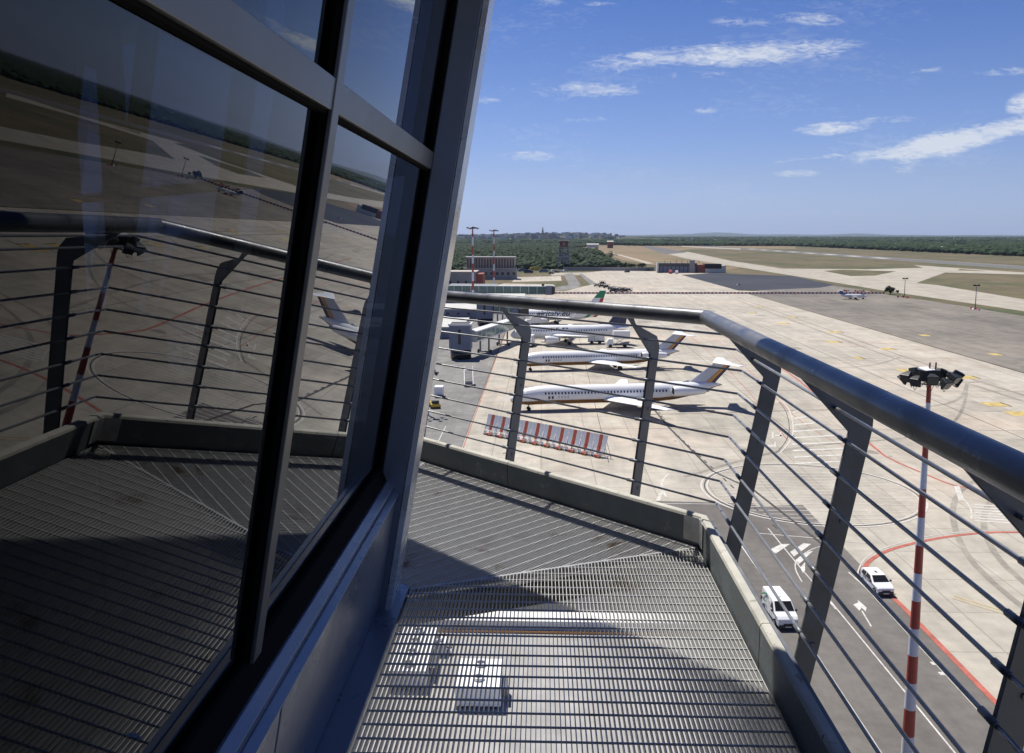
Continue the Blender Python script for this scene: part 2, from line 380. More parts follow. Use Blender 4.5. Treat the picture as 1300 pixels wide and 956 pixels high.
strip('drain', [(21.4, 175), (22.2, 150), (24.4, 121), (28.0, 112), (30.6, 92)], .34, M_black, Z+.012)
for i in range(26):
    a, b = 175-i*3.2, 173.6-i*3.2; xx = 21.7+max(0, (150-a))*.09; xb = 21.7+max(0, (150-b))*.09
    strip('drain', [(xx+.55, a), (xb+.55, b)], .22, M_black, Z+.002)
for xx in (10, 42, 62): strip('apron_joint', [(xx, 125), (xx+3, 330)], .1, M_black, Z-.006)
for yy in (148, 186, 236, 262, 300, 352, 410, 455): strip('apron_joint', [(-10, yy), (116, yy+1)], .1, M_black, Z-.009)
# tyre marks and repair patches worn into the concrete
M_tm = ground_mat('tyre_marks', (.30, .275, .235), (.37, .34, .285), .3, 1.5, dirt=.3); M_tm2 = ground_mat('patch', (.40, .375, .33), (.44, .41, .36), .3, .8); M_tm3 = ground_mat('oil_stain', (.22, .20, .17), (.31, .285, .24), .6, 1.2)
for pts_, w_ in (([(100, 120), (96, 220), (98, 330), (101, 470)], .9), ([(104, 120), (100, 220), (102, 330), (105, 470)], .9), ([(98, 200), (80, 172), (50, 165), (20, 160)], .8), ([(99, 240), (82, 222), (52, 214), (20, 211)], .8), ([(60, 110), (70, 180), (66, 260), (74, 340)], .6), ([(90, 130), (60, 118), (45, 90), (44, 60)], .7), ([(93, 130), (63, 115), (48, 90), (47, 60)], .7), ([(20, 118), (40, 135), (70, 150), (98, 200)], .6)):
    strip('tyre_marks', spline(pts_), w_, M_tm, Z-.008)
q_ = np.random.default_rng(5)
for i in range(46):
    x_, y_ = q_.uniform(-8, 112), q_.uniform(112, 420); n_x, n_y = q_.uniform(1.2, 7.5), q_.uniform(1.2, 7.5)
    sheet('patch', [(x_, y_), (x_+n_x, y_), (x_+n_x, y_+n_y), (x_, y_+n_y)], Z-.012+.0001*i, M_tm2 if i % 3 else M_tm3)
for i in range(40):
    x_, y_ = q_.uniform(-6, 60), q_.choice([132, 152, 159, 166, 205, 213, 221, 268, 279, 315])+q_.normal(0, 3); r0_ = q_.uniform(.3, 1.5)
    sheet('stain', [(x_+r0_*q_.uniform(.6, 1.3)*math.cos(a*.5236), y_+r0_*q_.uniform(.6, 1.3)*math.sin(a*.5236)) for a in range(12)], Z-.0065+.00005*i, M_tm3)
# yellow boxes with their lead lines
for (x, y, w) in ((1127, 443.5, 16), (1058, 434.7, 17), (1060, 422, 16), (1151, 471, 20), (1228, 479.6, 22), (1263, 514, 27), (1295, 526, 30), (1174, 426, 12), (1264, 450.4, 14), (1005, 403, 12), (994, 411, 14), (955, 397, 9), (964, 390, 10), (1340, 495, 26), (1090, 455, 10)):
    g = G(x, y); hw = w/2*g.y/FPX; dd = 2.2
    sheet('apron_marking', [(g.x-hw, g.y-dd), (g.x+hw, g.y-dd), (g.x+hw, g.y+dd), (g.x-hw, g.y+dd)], Z, M_yellow)
    strip('apron_marking', [(g.x-hw*1.0, g.y+dd), (g.x-hw*2.6, g.y+dd)], .16, M_black, Z-.004)
    strip('apron_marking', [(g.x+hw, g.y-dd), (g.x+hw, g.y+dd)], .4, M_black, Z+.004)
strip('apron_marking', pxs([(1211, 758), (1253, 771), (1300, 785)]), .16, M_yellow, Z)
strip('apron_marking', pxs([(1209, 761), (1250, 774), (1300, 789)]), .10, M_yellow, Z)
# road lines, arrow, chevrons
ZR = .122
strip('road_marking', [(31.0, 20), (31.0, 80), (30.7, 84)], .15, M_white, ZR)
strip('road_marking', [(27.4, 20), (26.6, 78)], .13, M_white, ZR)
strip('road_marking', pxs([(1061, 775), (1006, 710), (975, 672)]), .13, M_white, ZR+.004)
strip('road_marking', [(22.2, 20), (22.1, 72), (21.6, 96)], .14, M_white, ZR)
strip('road_marking', spline(pxs([(1045, 694), (1028, 700), (1012, 712), (1010, 724), (1018, 740)])), .12, M_white, ZR)
strip('road_marking', [(-100, 106.2), (27, 105.7)], .15, M_white, ZR)
for (a, b, c, d) in (((1003, 702), (1020, 691), (1030, 692), (1008, 708)), ((1010, 712), (1026, 702), (1032, 701), (1014, 718)), ((975, 700), (992, 692), (1003, 692), (985, 704)), ((1016, 722), (1022, 715), (1022, 726), (1019, 729))):
    sheet('road_marking', pxs([a, b, c, d]), ZR+.002, M_white)
strip('road_marking', pxs([(1106, 797), (1094, 777)]), .13, M_white, ZR)
sheet('road_marking', pxs([(1083, 769), (1089, 767), (1089, 763), (1100, 773), (1099, 778), (1094, 773), (1091, 777)]), ZR+.002, M_white)
for (x, y) in ((1180, 842), (1190, 855)): sheet('road_marking', pxs([(x, y), (x+12, y), (x+16, y+4), (x+4, y+4)]), ZR, M_white)
strip('road_marking', pxs([(566, 542), (552, 570)]), .14, M_white, ZR)
strip('road_marking', pxs([(610, 525), (560, 522)]), .1, M_white, ZR)

# ------------------------------------------------------------------ tower and walkway
CEN = Vector((-8.35, .295, 0)); TIL = .1655; TAN = math.tan(R(22.5))
def P(k, u, t, z):
    """side k of the octagon: u outward from the centre, t along the side, z above the grating"""
    a = R(45*k); c, s = math.cos(a), math.sin(a)
    return Vector((CEN.x+u*c-t*s, CEN.y+u*s+t*c, DK+z))
def ug(z): return 7.606+TIL*z
M_frame = mat('grey_aluminium_frame', .15, .42, .6, var=.10, scale=2, rvar=.08)
M_frame_d = mat('dark_gasket_and_shade', .008, .95, 0, var=.2, spec=.08)  # black gaskets; the colour also holds shade on mullion sides and transom undersides
M_panel = mat('blue_grey_panel', (.21, .235, .285), .30, .45, var=.12, scale=2.5, rvar=.1, bump=.03, spots=[(16, .62, .1, (.20, .21, .23)), (80, .68, .04, (.32, .32, .30))])
M_colm = mat('blue_grey_column', (.21, .23, .27), .32, .5, var=.08, scale=1.5, rvar=.06)
M_capm = mat('brushed_steel', .68, .3, .45, var=.15, scale=2.0, rvar=.1, streak=(1, 1, 3))
M_dark = mat('dark_interior', .02, .8)
M_dark2 = mat('interior_grey', .045, .8)
M_roofm = mat('roof_metal', .5, .5)
M_concrete = mat('grey_concrete', .36, .85, var=.15, scale=.8, bump=.1)
M_cap = mat('kerb_lit_top', (.42, .41, .36), .7, 0, var=.2, scale=5, bump=.1, spots=[(14, .6, .08, (.20, .18, .14)), (40, .64, .05, (.10, .09, .08))])  # pale kerb top: sunlight put into the base colour, stains on it
M_kerb = mat('weathered_kerb_shade', (.15, .17, .175), .5, .3, var=.2, scale=5, bump=.12, rvar=.1, spots=[(9, .60, .1, (.30, .31, .29)), (3, .62, .1, (.10, .09, .075))])  # dark kerb face: shade put into the base colour, under the weathering
M_galv = mat('galvanised_steel', (.55, .55, .53), .42, .55, var=.25, scale=14, rvar=.1)
M_galvA = mat('galvanised_grating', (.52, .52, .51), .45, .2, var=.10, scale=30, rvar=.1, spots=[(3.5, .60, .08, (.20, .15, .10)), (1.1, .60, .12, (.30, .28, .25))])
M_post = mat('painted_steel_post', (.165, .175, .19), .5, .45, var=.22, scale=9, bump=.05, rvar=.1, spots=[(35, .68, .04, (.30, .30, .29)), (12, .66, .06, (.10, .085, .07))])
M_rod = mat('steel_rod', (.27, .28, .30), .36, .5, var=.2, scale=20)
M_rail = mat('satin_steel_handrail', (.15, .155, .165), .36, .35, var=.2, scale=6, rvar=.13, bump=.05, spots=[(22, .67, .03, (.55, .55, .52)), (60, .68, .03, (.06, .055, .05)), (7, .62, .1, (.20, .20, .20))])
# tinted glass: mirror reflection over a dark transparent pane
def glass_mat(name, tint, boost=1.35, base=.0):
    m = bpy.data.materials.new(name); m.use_nodes = True; t = NT(m.node_tree); t.n.clear()
    o = t.new('ShaderNodeOutputMaterial'); tr = t.new('ShaderNodeBsdfTransparent'); tr.inputs[0].default_value = (*tint, 1)
    gl = t.new('ShaderNodeBsdfGlossy'); gl.inputs['Roughness'].default_value = .0; gl.inputs[0].default_value = (.95, .97, 1, 1)
    geo = t.new('ShaderNodeNewGeometry')
    fr = t.new('ShaderNodeLayerWeight'); fr.inputs['Blend'].default_value = .5
    # facing: 1 - cos ; schlick of two pane surfaces
    f5 = t.math('POWER', fr.outputs['Facing'], 5.0); f = t.math('ADD', t.math('MULTIPLY', f5, .92), .045)
    mx = t.new('ShaderNodeMixShader'); t.l.new(t.math('MULTIPLY', f, boost, clamp=True), mx.inputs[0]); t.l.new(tr.outputs[0], mx.inputs[1]); t.l.new(gl.outputs[0], mx.inputs[2])
    t.l.new(mx.outputs[0], o.inputs[0]); return m
M_glass = glass_mat('tinted_glass', (.13, .15, .19), 1.0)
M_glass_f = glass_mat('far_glass', (.45, .52, .6), 1.0)

tower = empty('control_tower', (CEN.x, CEN.y, 0), 0, 'glazed octagonal control tower cab with outward leaning tinted windows beside the walkway', 'control tower')
def tb(mb, name, m, parent=tower, bevel=0, seg=2):
    o = mb.build(name, m, None, bevel, seg); o.parent = parent
    if parent is tower: o.matrix_parent_inverse = Matrix.Translation((-CEN.x, -CEN.y, 0))
    return o
ZT, ZM, ZB = 3.12, 1.78, .57
NB = 4
for k in range(8):
    tc0 = -ug(0)*TAN
    # bays; t as a fraction so that it widens with height
    def tt(fr, z): return fr*ug(z)*TAN
    inset = .17
    edges = [-1, -.468, 0, .468, 1]
    near = k in (0, 1, 7)
    for b in range(NB):
        for (za, zb) in ((ZB, ZM), (ZM, ZT)):
            mb = MB(); c = [(edges[b], za), (edges[b+1], za), (edges[b+1], zb), (edges[b], zb)]
            mb.add([P(k, ug(z), tt(e, z), z) for e, z in c], [(0, 1, 2, 3)])
            tb(mb, 'window_pane', M_glass if near else M_glass_f)
    for e in (-.468, 0, .468):
        mb = MB(); w = MB()
        for mbx, u0, u1, hw in ((w, -.01, .017, .020), (mb, .017, .027, .027)):
            q = []
            for z in (.575, ZT):
                t0 = tt(e, z); q.append([P(k, ug(z)+u0, t0-hw, z), P(k, ug(z)+u1, t0-hw, z), P(k, ug(z)+u1, t0+hw, z), P(k, ug(z)+u0, t0+hw, z)])
            mbx.loft(q)
        m_ = tb(mb, 'mullion', M_frame, bevel=.002); w.build('gasket_shade', M_frame_d, m_)  # black web carries the shaded near side of the mullion as colour
        # inner structural fin
        fi = MB(); q = []
        for z in (.45, ZT):
            t0 = tt(e, z); q.append([P(k, ug(z)-.10, t0-.03, z), P(k, ug(z)-.012, t0-.03, z), P(k, ug(z)-.012, t0+.03, z), P(k, ug(z)-.10, t0+.03, z)])
        fi.loft(q); tb(fi, 'inner_fin', M_dark)
    # transoms between mullions
    for b in range(NB):
        for (zc, hh, nm) in ((ZM, .034, 'transom'),):
            mb = MB(); w = MB()
            for mbx, u0, u1, h0, h1 in ((w, -.01, .014, -.034, .012), (mb, .014, .024, -.028, .036)):
                q = []
                for (e, sg) in ((edges[b], 1), (edges[b+1], -1)):
                    off = (.021 if abs(e) < 1 else .16)*sg
                    q.append([P(k, ug(zc+h)+u, tt(e, zc+h)+off, zc+h) for (u, h) in ((u0, h0), (u1, h0), (u1, h1), (u0, h1))])
                mbx.loft(q)
            m_ = tb(mb, nm, M_frame, bevel=.002); w.build('gasket_shade', M_frame_d, m_)  # black web also paints the shaded underside of the transom
    # window foot frame, ledge, sill panel, base plate
    def ext(prof, e0, e1, trim=0.0):
        q = []
        for e, sg in ((e0, 1), (e1, -1)): q.append([P(k, u, e*u*TAN+sg*trim, z) for u, z in prof])
        return MB().loft(q)
    tb(ext([(7.66, .530), (7.738, .530), (7.716, .583), (7.66, .588)], -1, 1, .12), 'window_frame', M_frame_d, bevel=.003)
    tb(ext([(7.60, .49), (7.785, .475), (7.791, .484), (7.770, .499), (7.764, .498), (7.764, .507), (7.742, .528), (7.735, .5285), (7.60, .5285)], -1, 1, .10), 'ledge', M_panel, bevel=.002)
    for b in range(NB):
        tb(ext([(7.60, .012), (7.70, .012), (7.775, .46), (7.60, .46)], edges[b], edges[b+1], .006 if abs(edges[b]) < 1 and abs(edges[b+1]) < 1 else .004), 'sill_panel', M_panel, bevel=.004)
    tb(ext([(7.55, .02), (7.59, .02), (7.59, .50), (7.55, .50)], -1, 1), 'backing', M_dark)
    tb(ext([(7.40, -.03), (7.79, -.03), (7.79, .010), (7.40, .010)], -1, 1), 'base_plate', M_panel, bevel=.002)
# corner columns
for k in range(8):
    rings = []; ringc = []; ringg = []
    for z in (.0, .5, ZT+.05):
        u = ug(z); o = []
        wd = .155
        def side(uu, s):   # s=0: end on side k, s=1: start of side k+1
            return P(k, uu, u*TAN-wd+.0, z) if s == 0 else P(k+1, uu, -(u*TAN-wd), z)
        rings.append([side(u+.022, 0), side(u+.118, 0), side(u+.118, 1), side(u+.022, 1), P(k, u-.05, (u-.05)*TAN, z)])
        # bright outer cap with its own corner
        ringc.append([side(u+.120, 0), P(k, u+.143, u*TAN-wd, z), P(k, u+.143, (u+.143)*TAN, z), P(k+1, u+.143, -(u*TAN-wd), z), side(u+.120, 1)])
        ringg.append([P(k, u-.02, u*TAN-wd+.012, z), P(k, u+.023, u*TAN-wd+.012, z), P(k+1, u+.023, -(u*TAN-wd+.012), z), P(k+1, u-.02, -(u*TAN-wd+.012), z)])
    c_ = tb(MB().loft(rings), 'corner_column', M_colm, bevel=.004)
    MB().loft(ringc).build('outer_cap', M_capm, c_); MB().loft(ringg).build('gasket_shade', M_frame_d, c_)
# roof, floor, core
def octo(u, z): return [P(k, u, -u*TAN, z) for k in range(8)]
tb(MB().loft([octo(8.60, 3.16), octo(8.637, 3.20), octo(8.637, 3.55), octo(8.3, 3.62)]), 'roof', M_roofm)
tb(MB().loft([octo(7.5, -.35), octo(7.5, .05)]), 'floor_slab', M_dark2)
tb(MB().loft([octo(8.2, 3.06), octo(8.2, 3.14)]), 'ceiling', M_dark)
tb(MB().loft([octo(3.2, -32), octo(3.2, -4), octo(5.5, -1.2), octo(7.45, -.36)]), 'shaft', M_concrete)
# partition inside the cab with window openings that show the sky through the far panes
pz0, pz1 = .05, 3.05
op = [(1.35, 1.98, .95, 2.75), (3.1, 4.75, .98, 2.72), (5.62, 6.02, 1.0, 2.62)]
mb = MB(); y = -6.0
for (a, b, z0, z1) in op:
    mb.box(-3.06, -3.0, y, a, DK+pz0, DK+pz1); mb.box(-3.06, -3.0, a, b, DK+pz0, DK+z0); mb.box(-3.06, -3.0, a, b, DK+z1, DK+pz1); y = b
mb.box(-3.06, -3.0, y, 6.3, DK+pz0, DK+pz1); tb(mb, 'partition', M_dark)
mb = MB()
for (yy, w) in ((.5, .9), (2.2, 1.0), (4.2, .9)):
    mb.box(-2.6, -1.7, yy, yy+w, DK+.05, DK+.62); mb.box(-2.25, -2.2, yy+.1, yy+w-.1, DK+.66, DK+1.02)
tb(mb, 'console', M_dark, bevel=.02)

# walkway: kerb, gratings, beams, railings
UK = 9.118
def half(u): return u*TAN
JO = {1: [-3.777+1.35+.02, -.9, .8, 2.4], 0: [2.62, 1.1, -.6, -2.2], 7: [2.2, .4, -1.4, -3.0]}
klab = {1: ('weathered kerb plate edging the far side of the walkway, in shade', 'kerb plates edging the walkway'), 0: ('sunlit weathered kerb plate along the right edge of the walkway', 'kerb plates edging the walkway'), 7: ('weathered kerb plate on the walkway side behind the viewpoint', 'kerb plates edging the walkway')}
for k in (1, 0, 7):
    hh = half(UK); js = sorted([-hh]+JO[k]+[hh])
    root = empty('kerb', P(k, UK, 0, 0), R(45*k), klab[k][0], 'kerb', klab[k][1])
    for a, b in zip(js[:-1], js[1:]):
        q = []; qc = []
        for t0, sg in ((a, 1), (b, -1)):
            e = 0 if abs(abs(t0)-hh) < 1e-6 else .0025*sg
            prof = [(0, -.05), (0, .136), (.046, .136), (.046, -.05)]
            prc = [(-.001, .1365), (.004, .148), (.010, .152), (.034, .152), (.034, .1365)]
            qc.append([((du), (t0+(du*TAN*(1 if t0 > 0 else -1) if abs(abs(t0)-hh) < 1e-6 else 0)+e), z) for du, z in prc])
            ends = abs(abs(t0)-hh) < 1e-6
            q.append([((du), (t0+(du*TAN*(1 if t0 > 0 else -1) if ends else 0)+e), z) for du, z in prof])
        kp = MB().loft(q).build('kerb_plate', M_kerb, root, bevel=.003); MB().loft(qc).build('kerb_lit_top', M_cap, kp)  # dark face and pale top paint the shaded and sunlit sides
    # outer angle and little splice plates
    MB().box(.050, .062, -hh, hh, -.10, .128).build('outer_angle', M_post, root)
    for t0 in (js[-1]-.02 if k != 7 else 0,):
        pass
def bent_plate():
    mb = MB(); q = []
    for z in (.02, .142):
        q.append([P(0, UK-.006, half(UK)-.09, z), P(0, UK-.003, half(UK)-.09, z), P(0, UK-.003, (UK-.003)*TAN, z), P(1, UK-.003, -half(UK)+.09, z), P(1, UK-.006, -half(UK)+.09, z), P(0, UK-.006, (UK-.006)*TAN, z)])
    return mb.loft(q)
o = bent_plate().build('corner_plate', M_galv); tag(o, 'bent galvanised corner plate joining the two kerbs at the walkway corner', 'corner plate')

def clip_t(u, sgn): return sgn*half(u)
def grating(k, tA, tB, name_lab, u0=7.80, u1=UK-.012):
    """bearing bars along t every 15 mm, cross rods every 76 mm; tA/tB None = mitred at the corner seam"""
    root = empty('walkway_grating', P(k, (u0+u1)/2, 0, 0), R(45*k), name_lab, 'grating', 'steel gratings of the walkway floor')
    uc = (u0+u1)/2
    def lo(u): return -half(u)+.004 if tA is None else tA+.003
    def hi(u): return half(u)-.004 if tB is None else tB-.003
    bars = MB(); n = int((u1-u0)/.0152)
    for i in range(n+1):
        u = u0+i*(u1-u0)/n; w = .0011
        bars.hexa([(u-uc-w, lo(u), -.030), (u-uc+w, lo(u), -.030), (u-uc+w, hi(u), -.030), (u-uc-w, hi(u), -.030),
                   (u-uc-w, lo(u), 0), (u-uc+w, lo(u), 0), (u-uc+w, hi(u), 0), (u-uc-w, hi(u), 0)])
    bars.build('bearing_bars', M_galvA, root)
    rods = MB(); a = min(lo(u0), lo(u1)); b = max(hi(u0), hi(u1)); t = math.ceil(a/.076)*.076
    while t < b:
        ua, ub = u0, u1
        if tA is None and t < lo(u0) : ua = max(u0, (-(t-.004))/TAN); 
        if tB is None and t > hi(u0): ua = max(u0, (t+.004)/TAN)
        if ua < ub-.01: rods.box(ua-uc, ub-uc, t-.0016, t+.0016, -.006, .0007)
        t += .076
    rods.build('cross_rods', M_galvA, root)
    band = MB()
    for f in (lo, hi):
        band.beam((u0-uc, f(u0), -.0148), (u1-uc, f(u1), -.0148), .004, .0305)
    band.build('edge_band', M_galvA, root)
    return root
grating(1, None, -1.62, 'fine steel grating on the far leg of the walkway, cut at the corner seam')
grating(1, -1.62, .2, 'steel grating on the far leg of the walkway beyond the double joint line')
grating(1, .2, 2.0, 'steel grating on the far leg of the walkway, second beyond the corner panel')
grating(0, 1.28, None, 'pale steel grating right of the corner seam, showing vans below')
grating(0, -.75, 1.28, 'steel grating of the near leg of the walkway by the foot of the camera view')
grating(0, -2.4, -.75, 'steel grating of the near leg of the walkway behind the viewpoint')
grating(0, None, -2.4, 'steel grating of the near leg of the walkway, cut at the rear corner seam')
# grating clips
mb = MB(); clips = []
for (k, u, t0, lab_c) in ((1, 8.22, -1.60, 'small bright clip on the far joint of the grating, near the window column'), (1, 9.05, -1.66, 'small bright clip on the far joint of the grating, beside the shaded kerb'), (1, 9.0, -1.56, 'small bright clip a step beyond the joint of the far grating by the kerb'), (0, 8.0, 1.9, 'small bright clip on the pale near grating, by the sill panel')):
    mb = MB(); mb.tube([(0, 0, .001), (0, 0, .006)], .011, 8); mb.box(-.02, .02, -.008, .008, 0, .002)
    o = mb.build('grating_clip', M_capm); o.location = P(k, u, t0, .002); o.rotation_euler = (0, 0, R(45*k))
    tag(o, lab_c, 'clip', 'grating clips')
# supporting frame under the walkway
fr = empty('steel_understructure', (CEN.x, CEN.y, DK), 0, 'dark steel brackets and edge beams carrying the walkway grating', 'steel frame')
M_beam = mat('dark_steel_beam', .05, .6, .3)
for k in (0, 1, 7):
    o = MB().beam(P(k, UK+.0, -half(UK), -.14), P(k, UK+.0, half(UK), -.14), .07, .12).build('edge_beam', M_beam); o.parent = fr; o.matrix_parent_inverse = Matrix.Translation((-CEN.x, -CEN.y, -DK))
    for t0 in ([-half(UK), half(UK)] if k == 0 else [half(UK)] if k == 1 else [-half(UK)]):
        s_ = 1 if t0 > 0 else -1
        o = MB().beam(P(k, 7.5, s_*half(7.5), -.10), P(k, UK-.04, s_*half(UK-.04), -.10), .05, .10).build('bracket', M_beam); o.parent = fr; o.matrix_parent_inverse = Matrix.Translation((-CEN.x, -CEN.y, -DK))
    for t0 in {1: (-1.62, .2, 2.0), 0: (1.28, -.75, -2.4), 7: (2.0, 0)}[k]:
        o = MB().beam(P(k, 7.5, t0, -.10), P(k, UK-.04, t0, -.10), .04, .10).build('bracket', M_beam); o.parent = fr; o.matrix_parent_inverse = Matrix.Translation((-CEN.x, -CEN.y, -DK))

RODS = [.21, .315, .42, .53, .635, .74, .85]
POSTS = {0: [3.525, 2.455, 1.385, .315, -.755, -1.825, -2.895], 1: [-3.287, -2.307, -1.407, -.4, .6, 1.6, 2.6, 3.4], 7: [3.3, 2.3, 1.3, .3, -.7, -1.7]}
def uo(z): return .088+.183*z     # centre line of the leaning posts, from the kerb line
ZH = 1.115
def post_mesh(mb, t):
    """flat plate in the u-z plane, 14 mm thick, cranked inward at the top to carry the handrail"""
    w = .035
    out = [(uo(-.12)-w, -.12), (uo(.875)-w, .875), (.045, ZH-.055), (.012, ZH-.028), (.055, ZH-.012), (.088, ZH-.075), (uo(.95)+.005, .965), (uo(.93)+w-.004, .915), (uo(.90)+w, .885), (uo(-.12)+w, -.12)]
    th = .007; n = len(out)
    vs = [(u, t-th, z) for u, z in out]+[(u, t+th, z) for u, z in out]
    mb.add(vs, [tuple(range(n)), tuple(reversed(range(n, 2*n)))]+[(i, i+n, (i+1) % n+n, (i+1) % n) for i in range(n)])
rl = {0: 'right leg of the steel railing with cranked posts and thick handrail, nearest the viewer', 1: 'far leg of the steel railing with bright handrail, in front of the parked airliners', 7: 'leg of the steel railing behind the viewpoint'}
for k in (1, 0, 7):
    rt = empty('walkway_railing', P(k, UK, 0, 0), R(45*k), rl[k], 'railing', 'railing legs around the tower walkway')
    for i, t in enumerate(POSTS[k]):
        mb = MB(); post_mesh(mb, t); po = mb.build('post', M_post, rt, bevel=.0015, seg=1)
        bo = MB()
        for z in RODS: bo.tube([(uo(z)-.045, t-.035, z), (uo(z)-.045, t+.03, z)], .0088, 10)
        for z in (.16, .58): bo.tube([(uo(z)+.012, t-.011, z), (uo(z)+.012, t+.011, z)], .009, 8)
        bo.build('bolt', M_post, po)
    rods_uz = [(uo(z)-.045, z) for z in RODS]+[(.165, .955), (.105, 1.03)]
    for (u, z) in rods_uz:
        h = (UK+u)*TAN; mb = MB(); mb.tube([(u, -h, z), (u, h, z)], .0056, 8, caps=True); ro = mb.build('rod', M_rod, rt)
    h = (UK+.004)*TAN
    MB().tube([(.004, -h, ZH), (.004, h, ZH)], .0355, 20, caps=False).build('handrail', M_rail, rt)

# ------------------------------------------------------------------ aircraft
M_acw = mat('aircraft_white', (.78, .78, .78), .3, 0, var=.04, scale=.6)
M_acg = mat('aircraft_grey', (.42, .43, .45), .35, .1, var=.08, scale=.8)
M_gold = mat('belly_bronze', (.30, .15, .05), .35, .2, var=.15, scale=.8)
M_fin = mat('fin_grey', (.46, .48, .54), .4, 0, var=.06, scale=1)
M_orange = mat('fin_orange', (.55, .26, .06), .4)
M_navy = mat('navy_paint', (.03, .03, .08), .35)
M_win = mat('cabin_window_glass', .03, .15)
M_tyre = mat('tyre_rubber', .02, .85)
M_metal = mat('bare_metal', .45, .3, .9, var=.1)
M_green = mat('green_paint', (.02, .22, .10), .4)
M_redp = mat('red_paint', (.45, .04, .03), .4)
M_txt = mat('black_lettering', .01, .5)

